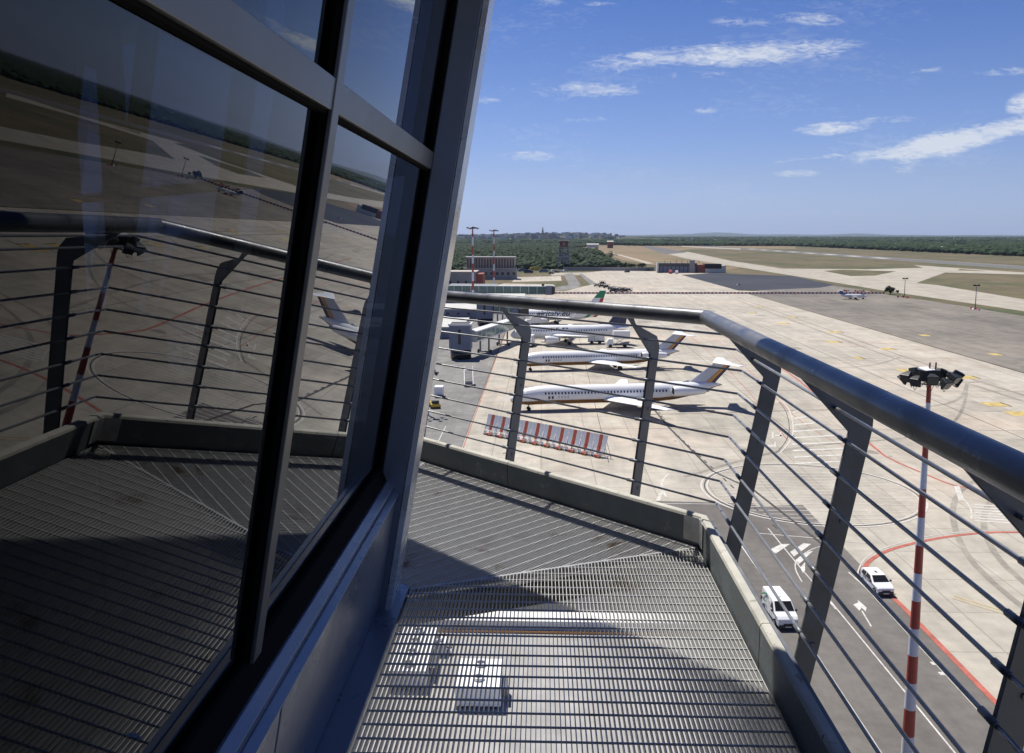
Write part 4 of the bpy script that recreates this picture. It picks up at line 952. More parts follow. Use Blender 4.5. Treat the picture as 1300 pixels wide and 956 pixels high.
for (x, y, h, lab) in ((1148, 378, 10.2, 'short lamp mast at the edge of the worn apron, left one, by the business jet'), (1238, 392, 10.6, 'short lamp mast at the edge of the worn apron, right one, among barrier blocks')):
    g = G(x, y); place(lamp_post(lab, h), (g.x, g.y, .1))

# ------------------------------------------------------------------ barrier blocks
M_bred = mat('barrier_red', (.42, .07, .05), .6, var=.15, scale=2); M_bwh = mat('barrier_white', (.72, .70, .66), .6, var=.1, scale=2)
def block(m):
    mb = MB(); mb.loft([[(-.5, -.38, 0), (.5, -.38, 0), (.5, .38, 0), (-.5, .38, 0)], [(-.5, -.34, .22), (.5, -.34, .22), (.5, .34, .22), (-.5, .34, .22)], [(-.5, -.16, .45), (.5, -.16, .45), (.5, .16, .45), (-.5, .16, .45)], [(-.5, -.11, .95), (.5, -.11, .95), (.5, .11, .95), (-.5, .11, .95)]])
    return mb.build('barrier_block', m)
bk = {}
a, b = G(688, 373.2), G(1123, 373.2); nblk = 184
for i in range(nblk):
    red = i % 2 == 1
    if red not in bk: o = bk[red] = block(M_bred if red else M_bwh)
    else: o = bk[red].copy(); COL.objects.link(o)
    p = a.lerp(b, (i+.5)/nblk); o.location = (p.x, p.y, .12); o.rotation_euler = (0, 0, math.atan2(b.y-a.y, b.x-a.x)+rng.normal(0, .02))
    tag(o, '%s plastic barrier block in the long row across the apron' % ('red' if red else 'white'), 'barrier block', 'red and white barrier blocks across the apron')
k_ = 0
for (x, y, n_, wh) in ((1072, 370, 3, 'behind the tail of the business jet'), (1086, 370.5, 5, 'behind the business jet, in the longest loose line'), (1106, 371.5, 2, 'off the nose of the business jet'), (1144, 377.5, 2, 'left of the foot of the left lamp mast'), (1150, 378.5, 2, 'right of the foot of the left lamp mast'), (1233, 393, 3, 'left of the foot of the right lamp mast'), (1240, 394, 2, 'right of the foot of the right lamp mast'), (936, 362, 2, 'on the dark asphalt patch'), (1140, 378, 1, 'alone, farthest left of the left lamp mast')):
    for j in range(n_):
        red = (j+k_) % 3 != 1; o = bk[red].copy(); COL.objects.link(o); g = G(x+j*2.6, y+.4*(j % 2)); o.location = (g.x, g.y, .12); o.rotation_euler = (0, 0, rng.uniform(0, 3))
        tag(o, '%s barrier block standing loose %s' % ('red' if red else 'white', wh), 'barrier block', 'loose barrier blocks'); k_ += 1

# ------------------------------------------------------------------ red and white blast fence
M_fw = mat('fence_white', (.62, .64, .66), .5, .1, var=.12, scale=3, streak=(6, 1, 1)); M_fr = mat('fence_red', (.42, .11, .06), .5, var=.2, scale=3, streak=(6, 1, 1)); M_foot = mat('fence_orange', (.45, .22, .06), .7, var=.3, scale=3)
def fence_unit():
    root = empty('blast_fence_section', (0, 0, 0), 0, 'x', 'blast fence', 'sections of the red and white blast fence')
    Wd = 2.42; N = 7
    def sheet_(x0, x1, m, nm, z0=.85, z1=3.3):
        mb = MB(); q0 = []; q1 = []
        nseg = 6
        for i in range(nseg+1):
            f_ = i/nseg; z = z0+(z1-z0)*f_; y = .3+.9*f_**.8-.0; q0.append((x0, y, z)); q1.append((x1, y, z))
        V = q0+q1; n_ = nseg+1; fs = [(i, i+1, i+1+n_, i+n_) for i in range(nseg)]
        mb.add(V, fs); o = mb.build(nm, m, root); s_ = o.modifiers.new('thick', 'SOLIDIFY'); s_.thickness = .05; return o
    for x0, x1, m, nm in ((0.04, .42, M_fw, 'white_slat'), (.46, .84, M_fw, 'white_slat'), (.90, 1.16, M_fr, 'red_slat'), (1.16, 1.34, M_bred, 'red_post_cover'), (1.34, 1.58, M_fr, 'red_slat'), (1.64, 1.98, M_fw, 'white_slat'), (2.02, 2.38, M_fw, 'white_slat')):
        sheet_(x0, x1, m, nm)
    for x in (.1, 1.25, 2.3):
        mb = MB(); mb.beam((x, -.1, .1), (x, 1.35, 3.2), .07, .09); mb.beam((x, 2.0, .1), (x, 1.0, 2.4), .07, .07); mb.beam((x, -.2, .1), (x, 2.1, .1), .08, .08); mb.build('strut', M_bred if x == 1.25 else M_fw, root)
    for x in (.45, 1.9): MB().box(x-.25, x+.25, -.12, -.04, .3, .75).build('foot_plate', M_fw, root)
    MB().box(.95, 1.6, -.35, .1, .05, .42).build('ballast_foot', M_bred, root, bevel=.03); MB().box(1.5, 1.85, -.4, .05, .04, .3).build('ballast_foot', M_foot, root, bevel=.03)
    MB().box(0, Wd, -.12, .02, .04, .2).build('base_rail', M_bump, root)
    return root
fu = fence_unit(); a = Vector((-9.7, 142.9, .12)); d_ = Vector((9.4+9.7, 127.5-142.9, 0)); n_ = 10; L_ = d_.length; ang = math.atan2(d_.y, d_.x)
pos_words = ['leftmost section, by the asphalt edge', 'second section from the left', 'third section from the left, partly behind a railing post', 'fourth section from the left', 'fifth section from the left', 'sixth section from the left, at its middle', 'fourth section from the right', 'third section from the right', 'second section from the right', 'rightmost section, at its end']
for i in range(n_):
    o = fu if i == 0 else copy_tree(fu)
    place(o, tuple(a+d_*(i/n_)), ang, 'red and white slatted blast fence, '+pos_words[i])

# ------------------------------------------------------------------ terminal pier, bridges, stairs
M_clad = mat('blue_grey_cladding', (.15, .17, .23), .5, .1, var=.08, scale=.4)
M_clad2 = mat('pale_roof', (.46, .46, .43), .8, 0, var=.12, scale=.3)
M_gglass = mat('green_bridge_glass', (.10, .17, .15), .12, .1, var=.15, scale=.8)
M_frw = mat('white_bridge_frame', (.60, .61, .60), .5)
M_winD = mat('dark_window', .02, .2)
pier = empty('terminal_pier', (-45, 300, 0), 0, 'low blue-grey terminal pier with pale flat roofs beyond the window column', 'terminal')
def pb(mb, nm, m, bevel=0, parent=pier):
    o = mb.build(nm, m, None, bevel); o.parent = parent
    if parent is pier: o.matrix_parent_inverse = Matrix.Translation((45, -300, 0))
    return o
for (x0, x1, y0, y1, h) in ((-80, -26, 277, 308, 3.6), (-80, -22, 345, 372, 3.6), (-80, -8, 392, 410, 5.4), (-80, -20, 425, 440, 7.0)):
    w = pb(MB().box(x0, x1, y0, y1, 0, h), 'wall', M_clad); pb(MB().box(x0-.3, x1+.3, y0-.3, y1+.3, h+.003, h+.45), 'roof', M_clad2, .03)
    x = x1-3
    while x > x0: MB().box(x-.5, x+.5, y0-.03, y0+.05, 1.7, 2.5).build('window', M_winD, w).matrix_parent_inverse = w.matrix_world.inverted(); x -= 4.2
for k_2, (x0, x1, y0, y1, h, lab) in enumerate(((-24.8, -19.0, 230, 236, 9.2, 'square blue-grey stair tower with a dark window slit, nearest one, at the foot of a glazed bridge'), (-24, -18, 318, 324, 9.4, 'square blue-grey stair tower with a dark window slit, farther one, behind the first'))):
    st_ = empty('stair_tower', ((x0+x1)/2, (y0+y1)/2, .1), 0, lab if len(lab.split()) <= 16 else ' '.join(lab.split()[:16]), 'stair tower', 'stair towers of the passenger bridges'); w2 = (x1-x0)/2; d2 = (y1-y0)/2
    MB().box(-w2, w2, -d2, d2, 2.6, h).build('wall', M_clad, st_, bevel=.05); MB().tube([(0, 0, 0), (0, 0, 2.6)], w2*.97, 24, r2=w2*1.0).build('base', M_winD, st_)
    MB().box(-w2*.15, w2*.1, -d2-.03, -d2+.05, 4.2, h-1.0).build('window_slit', M_winD, st_)
    MB().loft([[(-w2-.2, -d2-.2, h), (w2+.2, -d2-.2, h), (w2+.2, d2+.2, h), (-w2-.2, d2+.2, h)], [(-w2-.2, -d2-.2, h+.5), (w2+.2, -d2-.2, h+.5), (w2+.2, d2+.2, h+.5), (-w2-.2, d2+.2, h+.5)]]).build('roof_rim', M_frw, st_)
    MB().box(-w2+.3, w2-.3, -d2+.3, d2-.3, h+.5, h+.52).build('roof', M_dkroof, st_)
def bridge(label, a, b, z, w=3.0, h=3.0, panes=8, legs=True, cab=True):
    a, b = Vector((*a, 0)), Vector((*b, 0)); L = (b-a).length; root = empty('passenger_bridge', (a.x, a.y, .1), math.atan2((b-a).y, (b-a).x), label, 'passenger bridge', 'glazed passenger bridges')
    MB().box(0, L, -w/2, w/2, z, z+.35).build('floor_beam', M_frw, root); MB().box(0, L, -w/2, w/2, z+h-.3, z+h+.05).build('roof', M_frw, root, bevel=.05)
    for i in range(panes):
        x0, x1 = L*i/panes, L*(i+1)/panes
        for sg in (-1, 1): MB().box(x0+.12, x1-.12, min(sg*w/2, sg*(w/2-.06)), max(sg*w/2, sg*(w/2-.06)), z+.35, z+h-.3).build('glass_panel', M_gglass, root)
        MB().box(x0-.12, x0+.12, -w/2-.03, w/2+.03, z+.35, z+h-.3).build('frame', M_frw, root)
    if legs:
        for f in (.3, .78):
            lg = MB(); lg.box(L*f-.2, L*f+.2, -w/2, -w/2+.4, .5, z); lg.box(L*f-.2, L*f+.2, w/2-.4, w/2, .5, z); lg.box(L*f-.3, L*f+.3, -w/2-.3, w/2+.3, .3, .6); lg.build('leg', M_post, root)
            for sg in (-1, 1): MB().tube([(L*f, sg*w*.62-.15, .55), (L*f, sg*w*.62+.15, .55)], .55, 14).build('wheel', M_tyre, root)
    if cab:
        MB().box(L, L+3.0, -w*.75, w*.75, z-.1, z+h+.2).build('cab', M_clad, root, bevel=.1); MB().loft([[(L+3, -w*.75, z), (L+3, w*.75, z), (L+3, w*.75, z+h), (L+3, -w*.75, z+h)], [(L+4.2, -w*.7, z+.2), (L+4.2, w*.7, z+.2), (L+4.2, w*.7, z+h-.3), (L+4.2, -w*.7, z+h-.3)]]).build('bellows', M_bump, root, bevel=.05)
        MB().box(L-2, L-.8, -.6, .6, z+h+.05, z+h+1.0).build('roof_unit', M_bump, root)
    return root
bridge('glazed passenger bridge running right from the nearest stair tower, docked to the navy finned jet', (-19, 233.5), (-9.5, 268), 4.4, panes=9)
bridge('glazed passenger bridge behind the handrail, docked to the green finned jet', (-18, 321), (-9, 312), 4.4, panes=5)
bridge('long green glazed passenger bridge beyond the handrail, with a dark cab at its right end', (-46, 418), (2.0, 412), 5.2, h=4.0, panes=12)
bridge('blue-grey passenger bridge just above the handrail, shorter and nearer the column', (-46, 438), (-22, 436), 5.0, h=3.6, panes=6, cab=False)
# mobile steps, box cart, yellow tug
sp_ = empty('boarding_steps', tuple(G(595, 490)[:2])+(.12,), R(6), 'white mobile boarding steps standing alone on the grey stand asphalt', 'boarding steps')
for sg in (-1, 1): MB().beam((sg*.95, -1.9, .5), (sg*.95, 2.4, 3.2), .12, .30).build('stringer', M_vw, sp_); MB().beam((sg*.95, -1.9, 1.3), (sg*.95, 2.4, 4.0), .06, .06).build('handrail', M_vw, sp_)
for i in range(10): MB().box(-.9, .9, -1.8+i*.42, -1.5+i*.42, .55+i*.265, .60+i*.265).build('step', M_frame, sp_)
MB().box(-.95, .95, 1.9, 3.2, 3.05, 3.15).build('platform', M_vw, sp_); MB().box(-.9, .9, -2.4, 2.6, .35, .5).build('chassis', M_bump, sp_)
for x in (-.9, .9):
    for y in (-1.6, 1.9): MB().tube([(x-.12, y, .3), (x+.12, y, .3)], .3, 12).build('wheel', M_tyre, sp_)
bc = empty('box_trailer', tuple(G(557.5, 504)[:2])+(.12,), 0, 'small white box trailer on the stand asphalt right of the window column', 'box trailer')
MB().box(-.9, .9, -1.2, 1.2, .45, 2.2).build('box', M_vw, bc, bevel=.04); MB().box(-.8, .8, -1.9, -1.2, .4, .5).build('drawbar', M_bump, bc)
for x in (-.8, .8): MB().tube([(x-.1, 0, .3), (x+.1, 0, .3)], .3, 12).build('wheel', M_tyre, bc)
M_yel = mat('yellow_paint', (.55, .38, .03), .5)
tg = empty('tow_tractor', tuple(G(552, 518)[:2])+(.12,), R(15), 'low yellow tow tractor just right of the window column', 'tow tractor')
MB().box(-.85, .85, -1.5, 1.5, .35, .95).build('body', M_yel, tg, bevel=.08); MB().box(-.7, .7, -1.2, -.2, .95, 1.5).build('cab', M_bump, tg, bevel=.05); MB().box(-.8, .8, -.1, 1.3, .95, 1.1).build('bonnet', M_yel, tg, bevel=.05)
for x in (-.85, .85):
    for y in (-1., 1.): MB().tube([(x-.12, y, .35), (x+.12, y, .35)], .35, 12).build('wheel', M_tyre, tg)
def truck(label, loc, rz, L=7.5, lift=0):
    t = empty('service_truck', loc, rz, label, 'truck', 'trucks serving the airliners')
    MB().box(-1.2, 1.2, -L/2, L/2-2.1, 1.0+lift, 3.4+lift).build('box_body', M_vw, t, bevel=.05); MB().loft([[(-1.15, L/2-2.0, .5), (1.15, L/2-2.0, .5), (1.15, L/2, .5), (-1.15, L/2, .5)], [(-1.15, L/2-2.0, 1.5), (1.15, L/2-2.0, 1.5), (1.15, L/2, 1.5), (-1.15, L/2, 1.5)], [(-1.05, L/2-1.9, 2.5), (1.05, L/2-1.9, 2.5), (1.05, L/2-.6, 2.5), (-1.05, L/2-.6, 2.5)]]).build('cab', M_vw, t, bevel=.05)
    MB().add([(-1.0, L/2-.06, 1.55), (1.0, L/2-.06, 1.55), (.95, L/2-.58, 2.35), (-.95, L/2-.58, 2.35)], [(0, 1, 2, 3)]).build('windscreen', M_glassd, t)
    MB().box(-1.0, 1.0, -L/2, L/2-.3, .55, .8).build('chassis', M_bump, t)
    if lift: MB().beam((-.9, -2.3, .8), (-.9, .6, 1.0+lift), .12, .12).build('scissor_lift', M_post, t); MB().beam((.9, .6, .8), (.9, -2.3, 1.0+lift), .12, .12).build('scissor_lift', M_post, t)
    for y in (-L/2+1.4, L/2-1.2):
        for x in (-1.1, 1.1): MB().tube([(x-.14, y, .48), (x+.14, y, .48)], .48, 14).build('wheel', M_tyre, t)
    return t
g = G(784, 441); truck('white high-lift truck with raised box under the tail of the navy finned jet', (g.x, g.y, .12), R(95), 7.0, 1.5)
g = G(757, 436.5); truck('small white service truck beneath the rear fuselage of the navy finned jet', (g.x, g.y, .12), R(80), 5.0)
g = G(672, 440); truck('white service truck beside the nose and engine of the navy finned jet', (g.x, g.y, .12), R(170), 6.0)
for i, (x, y) in enumerate(((661, 412), (676, 414))):
    g = G(x, y); truck(('dark shadowed service truck under the railing bracket, by the lettered jet, left one', 'service truck by the wing of the lettered jet, right one of two')[i], (g.x, g.y, .12), R(60+50*i), 6.0)

# ------------------------------------------------------------------ far airport buildings
M_bgrey = mat('render_grey', (.30, .29, .29), .8, 0, var=.1, scale=.2); M_bbeige = mat('render_beige', (.42, .38, .33), .8, 0, var=.1, scale=.2); M_brick = mat('red_brown_render', (.24, .07, .05), .8); M_brown = mat('brown_panel', (.16, .10, .085), .8)
def building(label, loc, name='airport_building', group=None, cat='building'): return empty(name, loc, 0, label, cat, group)
b1 = building('long low grey building with a red-brown end wall, behind the left far mast', (-68, 552, 0))
w = MB().box(-30, 26, 0, 22, 0, 9.6).build('wall', M_bgrey, b1); MB().box(26, 30.5, .2, 22, 0, 8.6).build('end_wall', M_brick, b1); MB().box(-30.5, 26.5, -.5, 22.5, 9.6, 10.2).build('roof', M_bbeige, b1)
for x in range(-26, 26, 5): MB().box(x, x+1.4, -.05, .05, 2.6, 4.2).build('window', M_winD, w)
b2 = building('two-tier beige building with vertical dark fins along its upper storey', (-38, 651, 0))
w = MB().box(-20, 19, 0, 20, 0, 8.2).build('lower_storey', M_bgrey, b2); u = MB().box(-19, 17.5, 3, 20, 8.2, 16.2).build('upper_storey', M_bbeige, b2); MB().box(-20, 18.4, 2.2, 20.6, 16.2, 16.9).build('roof', M_bgrey, b2); MB().box(-20.4, 19.4, -.4, 3, 8.2, 8.7).build('ledge', M_bbeige, b2)
for i in range(17): MB().box(-18.3+i*2.15, -17.2+i*2.15, 2.7, 3.0, 8.9, 15.6).build('fin', M_brown, u)
for i in range(9): MB().box(-17.5+i*4.2, -15.6+i*4.2, -.05, .05, 3.6, 5.6).build('window', M_winD, w)
tw = building('tall narrow lattice training tower with camouflage-like panels and a red top cabin', (21.6, 860, 0), 'lattice_tower', cat='tower')
fr_ = MB()
for x in (-4.8, 0, 4.8):
    for y in (-4.8, 4.8): fr_.box(x-.4, x+.4, y-.4, y+.4, 0, 21.5)
for z in range(0, 22, 4): fr_.box(-5.1, 5.1, -5.1, 5.1, z+3.4, z+3.8)
fr_.build('frame', M_bgrey, tw)
pm = [M_brown, M_bgrey, M_bbeige, M_navy, M_clad]
for zi in range(9):
    for xi in range(5):
        if rng.random() < .82: MB().box(-4.7+xi*1.9, -2.9+xi*1.9, -4.9, -4.7, zi*2.4+.1, zi*2.4+2.3-rng.random()*.8).build('panel', pm[rng.integers(0, 5)], tw)
cbn = MB().box(-4.2, 4.2, -4.2, 4.2, 21.6, 27.2).build('top_cabin', M_brick, tw)
for x in (-3, 0, 3): MB().box(x-.9, x+.9, -4.3, -4.18, 23.2, 25.6).build('window', M_bbeige if x == 0 else M_winD, cbn)
MB().box(-4.8, 4.8, -4.8, 4.8, 27.2, 27.7).build('roof', M_bgrey, tw); MB().tube([(2, 0, 27.7), (2, 0, 33)], .15, 6).build('aerial', M_post, tw)
fs = building('dark long fire station with white wing and slim tower on the far apron', (131, 772, 0), 'fire_station')
MB().box(-28, 6, 0, 10, 0, 8.5).build('engine_hall', mat('dark_metal_hall', .07, .6, var=.3, scale=.5), fs)
for i in range(9): MB().box(-27+i*3.6, -24.2+i*3.6, -.08, .05, .3, 5.6).build('door', M_clad, fs)
MB().box(-29.5, -28.2, -2, 3, 0, 9.5).build('end_wall', M_wallw, fs); MB().box(-.8, 3.6, -1.5, 3, 0, 11.2).build('tower', M_bgrey, fs); MB().box(6.2, 13, -1, 10, 0, 7.2).build('brick_bay', M_brick, fs)
MB().box(13, 31, -1, 10, 0, 6.6).build('white_wing', M_wallw, fs); MB().box(12.5, 27, -1.6, 10.4, 3.8, 8.0).build('dark_roof', M_dkroof, fs)
for i in range(7): MB().box(-22+i*5.0, -21.6+i*5.0, 4, 4.4, 8.5, 9.6+rng.random()*1.6).build('roof_vent', M_post, fs)
wl = building('long low grey boundary wall in front of the olive groves', (60, 815, 0), 'boundary_wall', cat='wall')
MB().box(-40, 45, 0, .5, 0, 3.4).build('wall', M_bgrey, wl)
# parked service vehicles far away: bodies only, a few pixels each
def tiny(label, px_, py_, L, W_, H, m, group, rz=0, name='parked_vehicle', cat='vehicle'):
    mb = MB(); mb.loft([[(-L/2, -W_/2, .3), (L/2, -W_/2, .3), (L/2, W_/2, .3), (-L/2, W_/2, .3)], [(-L/2, -W_/2, H*.6), (L/2, -W_/2, H*.6), (L/2, W_/2, H*.6), (-L/2, W_/2, H*.6)], [(-L*.36, -W_*.42, H), (L*.22, -W_*.42, H), (L*.22, W_*.42, H), (-L*.36, W_*.42, H)]])
    mb.cur = 1
    for x in (-L*.3, L*.3): mb.tube([(x, -W_/2, .35), (x, W_/2, .35)], .35, 8)
    mb.box(-L*.3, L*.2, -W_*.47, W_*.47, H*.66, H*.88)
    o = mb.build(name, [m, M_bump]); g = G(px_, py_); o.location = (g.x, g.y, .1); o.rotation_euler = (0, 0, R(rz)); tag(o, label, cat, group); return o
tiny('yellow flat truck parked before the olive groves, left of the lattice tower', 681, 343.5, 12, 3, 3.2, M_yel, None, 4, 'yellow_truck', 'truck')
for i, (x, y, m, c) in enumerate(((663, 345, M_clad, 'blue-grey'), (671, 347, M_navy, 'dark blue'), (690, 346, M_clad, 'grey'), (695, 345, M_vw, 'white'), (703, 344.5, M_vw, 'white'), (707, 346.5, M_bump, 'black'), (713, 345.5, M_vw, 'white'), (718, 344.5, M_acg, 'silver'), (724, 341.5, M_vw, 'white'), (700, 348, M_bump, 'black'))):
    tiny('%s vehicle in the distant car park, number %s from the left' % (c, ['one', 'two', 'three', 'four', 'five', 'six', 'seven', 'eight', 'nine', 'ten'][i]), x, y, 4.6 if i > 2 else 8, 2, 1.6 if i > 2 else 3, m, 'vehicles in the distant car park', rng.uniform(-20, 20))
tiny('red truck parked at the doors of the fire station', 851, 347.5, 8, 2.6, 3.2, M_bred, 'trucks before the fire station', 85, 'fire_truck', 'truck')
tiny('white van parked right of the red truck at the fire station', 859, 347.8, 6, 2.4, 3, M_vw, 'trucks before the fire station', 85, 'van', 'van')
tiny('dark car parked on the far apron left of the fire station', 822, 344, 5, 2, 1.6, M_bump, 'cars on the far apron', 0); tiny('dark car parked farthest left on the far apron, before the hedge', 796, 346, 5, 2, 1.6, M_bump, 'cars on the far apron', 30)
def trailer(label, x, y, n):
    root = empty('equipment_trailer', (*G(x, y)[:2], .12), rng.uniform(-.3, .3), label, 'trailer', 'dark equipment trailers beyond the barrier row')
    MB().box(-2.2, 2.2, -1, 1, .5, .75).build('bed', M_bump, root); mb = MB()
    for sx in (-2.1, -.7, .7, 2.1): mb.box(sx-.06, sx+.06, -1, -.9, .75, 2.0+n*.3); mb.box(sx-.06, sx+.06, .9, 1, .75, 2.0+n*.3)
    mb.box(-2.1, 2.1, -1, 1, 1.9+n*.3, 2.02+n*.3); mb.build('rack', M_flood, root)
    MB().box(-1.6, 1.2, -.8, .8, .76, 1.5+n*.2).build('load', M_bump if n else M_clad, root)
    for sx in (-1.5, 1.5): MB().tube([(sx, -1, .3), (sx, 1, .3)], .3, 10).build('axle', M_tyre, root)
ords = ['first', 'second', 'third', 'fourth', 'fifth', 'sixth', 'seventh', 'eighth', 'ninth', 'tenth', 'eleventh']
for i, (x, y) in enumerate(((758, 364), (764, 365), (770, 366), (776, 368), (778, 371), (783, 370), (786, 371.5), (790, 370), (794, 371.5), (798, 370), (765, 361))):
    trailer('dark rack trailer in the cluster beyond the barrier row, %s from the left' % ords[i], x, y, i % 3)

# ------------------------------------------------------------------ trees, olive groves, town, hills
def leaf_mat(name, a, b):
    m = bpy.data.materials.new(name); m.use_nodes = True; t = NT(m.node_tree); p = m.node_tree.nodes['Principled BSDF']
    vec = t.new('ShaderNodeNewGeometry').outputs['Position']
    c = t.mix(t.ramp(t.noise(vec, .25, 3, .6), [(.35, 0.), (.65, 1.)]), a, b); c = t.mix(1.0, c, t.ramp(t.noise(vec, .012, 3, .6), [(.3, .7), (.7, 1.25)]), 'MULTIPLY'); c = t.mix(1.0, c, t.ramp(t.noise(vec, .07, 2, .5), [(.35, .6), (.65, 1.5)]), 'MULTIPLY')
    t.l.new(c, p.inputs['Base Color']); p.inputs['Roughness'].default_value = .9; p.inputs['Specular IOR Level'].default_value = .1; return m
M_olive = leaf_mat('olive_foliage', (.020, .034, .016), (.044, .062, .034)); M_leafd = leaf_mat('dark_foliage', (.015, .03, .014), (.035, .055, .024)); M_bark = mat('bark', (.09, .07, .05), .9)
def tree(label, px_, py_, h, r, m=M_leafd, group='trees and bushes at the airfield edge', seed=0, squash=.75):
    q = np.random.default_rng(seed); g = G(px_, py_); root = empty('tree', (g.x, g.y, 0), 0, label, 'tree', group)
    MB().tube([(0, 0, 0), (.2, 0, h*.3), (.1, .2, h*.6)], .35, 8, r2=.12).build('trunk', M_bark, root)
    mb = MB(); cl = [(q.normal(0, r*.42), q.normal(0, r*.42), h*.58+q.normal(0, h*.14), r*q.uniform(.28, .5)) for _ in range(14)]
    for (x, y, z, rr) in cl:
        for _ in range(60):
            d = Vector(q.normal(0, 1, 3)).normalized(); c = Vector((x, y, z))+Vector((d.x*rr, d.y*rr, d.z*rr*squash))*q.uniform(.6, 1.1); s = q.uniform(.22, .5)
            a1 = Vector(q.normal(0, 1, 3)).normalized()*s; b1_ = a1.cross(d).normalized()*s*.8; mb.add([c-a1, c+b1_, c+a1, c-b1_], [(0, 1, 2, 3)])
    mb.build('crown', m, root)
tl = [(775, 331, 13, 7.5, 'broad dark tree standing alone at the right end of the olive grove'), (764, 328, 8, 5, 'round dark tree left of the broad lone tree at the grove edge'), (730, 331, 12, 6, 'dark tall tree rising from the grove right of the lattice tower'), (736, 334, 8, 5, 'low dark tree beside the tall one, right of the lattice tower'),
 (698, 338, 8, 5, 'round dark tree just left of the lattice tower'), (606, 325, 9, 7, 'broad dark tree in the grove behind the left far mast'), (757, 319, 9, 5, 'tree at the top of the grove edge by the dirt works'),
 (733, 343, 6, 5, 'dark round bush at the left end of the hedge row'), (740, 342.5, 5, 5, 'dark bush, second from the left in the hedge row'), (776, 341, 6, 4.5, 'blue-green bush in the hedge row, near the far apron'), (784, 342, 6, 4.5, 'blue-green bush in the middle of the hedge row'), (792, 341.5, 6, 4.5, 'blue-green bush, third from the right in the hedge row'), (802, 342, 6, 4.5, 'blue-green bush, second from the right in the hedge row'), (814, 341.5, 6, 4.5, 'blue-green bush at the right end of the hedge row, by the fire station'),
 (1208, 314, 22, 8, 'tall dark tree above the right-hand woods, leftmost of the clump'), (1216, 314, 20, 12, 'broad dark tree in the clump above the right-hand woods'), (1224, 314, 17, 9, 'lower dark tree, rightmost of the clump above the right-hand woods'), (1130, 373.8, 5, 3, 'dark bush at the end of the barrier row by the business jet')]
for i, (x, y, h, r, lab) in enumerate(tl): tree(lab, x, y, h, r, M_leafd if i < 7 or i > 13 else M_olive, seed=i+3)

def in_poly(x, y, poly):
    c = np.zeros(len(x), bool); j = len(poly)-1
    for i in range(len(poly)):
        xi, yi = poly[i]; xj, yj = poly[j]
        c ^= ((yi > y) != (yj > y)) & (x < (xj-xi)*(y-yi)/((yj-yi) or 1e-9)+xi); j = i
    return c
ico = bmesh.new(); bmesh.ops.create_icosphere(ico, subdivisions=1, radius=1.0); IV = np.array([v.co[:] for v in ico.verts]); IF = np.array([[v.index for v in f.verts] for f in ico.faces]); ico.free()
def blobs(name, x, y, s, hgt, m, label):
    n = len(x); q = rng
    V = IV[None]*(1+q.uniform(-.32, .32, (n, len(IV), 1))); sc = np.stack([s*q.uniform(.8, 1.2, n), s*q.uniform(.8, 1.2, n), hgt*.5], 1)
    V = V*sc[:, None, :]; V[:, :, 0] += x[:, None]; V[:, :, 1] += y[:, None]; V[:, :, 2] += (hgt*.5)[:, None]
    F = (IF[None]+(np.arange(n)*len(IV))[:, None, None]).reshape(-1, 3); V = V.reshape(-1, 3)
    me = bpy.data.meshes.new(name); me.vertices.add(len(V)); me.vertices.foreach_set('co', V.ravel()); me.loops.add(F.size); me.loops.foreach_set('vertex_index', F.ravel().astype(np.int32))
    me.polygons.add(len(F)); me.polygons.foreach_set('loop_start', np.arange(0, F.size, 3, dtype=np.int32)); me.update(calc_edges=True); me.materials.append(m)
    o = bpy.data.objects.new(name, me); COL.objects.link(o); return tag(o, label, None, None, 'stuff')
def grove(poly, x0, x1, y0, y1, step, jit, s, h, name, label, m):
    X, Y = np.meshgrid(np.arange(x0, x1, step), np.arange(y0, y1, step)); X = X.ravel()+rng.normal(0, jit, X.size); Y = Y.ravel()+rng.normal(0, jit, Y.size)
    fru = (X > -.26*Y-60) & (X < .70*Y+120); k = in_poly(X, Y, poly) & fru & (rng.random(X.size) < .9); X, Y = X[k], Y[k]
    print('GROVE', name, len(X)); return blobs(name, X, Y, s*rng.uniform(.7, 1.25, len(X)), h*rng.uniform(.65, 1.3, len(X)), m, label)
lp = [tuple(G(*p)[:2]) for p in ((520, 353), (520, 309.5), (752, 309.5), (752, 313), (722, 316), (752, 318), (762, 321), (768, 329), (788, 337), (786, 342.5), (720, 342), (655, 344.5), (655, 352))]
grove(lp, -420, 260, 740, 3200, 8.5, 2.3, 3.7, 5.2, 'olive_grove', 'dense green olive groves spreading to the town beyond the airport', M_olive)
rp = [(735, 700), (1500, 700), (2600, 3400), (-700, 3400), (-700, 3050), (150, 3050), (300, 2650), (742, 2600)]
grove(rp, -700, 2500, 1000, 3400, 13, 3, 7.5, 8.5, 'woodland', 'dark green woods and groves beyond the runway', M_leafd)
n = 15000; Yf = 3300+(rng.random(n)**1.6)*8000; Xf = rng.uniform(-.27, .68, n)*Yf
kf = ~((np.abs(Xf+250) < 900) & (Yf > 4300) & (rng.random(n) < .72)); Xf, Yf = Xf[kf], Yf[kf]; n = len(Xf)
blobs('woodland', Xf, Yf, rng.uniform(12, 34, n), rng.uniform(6, 15, n), M_leafd, 'far woods fading to blue towards the horizon')
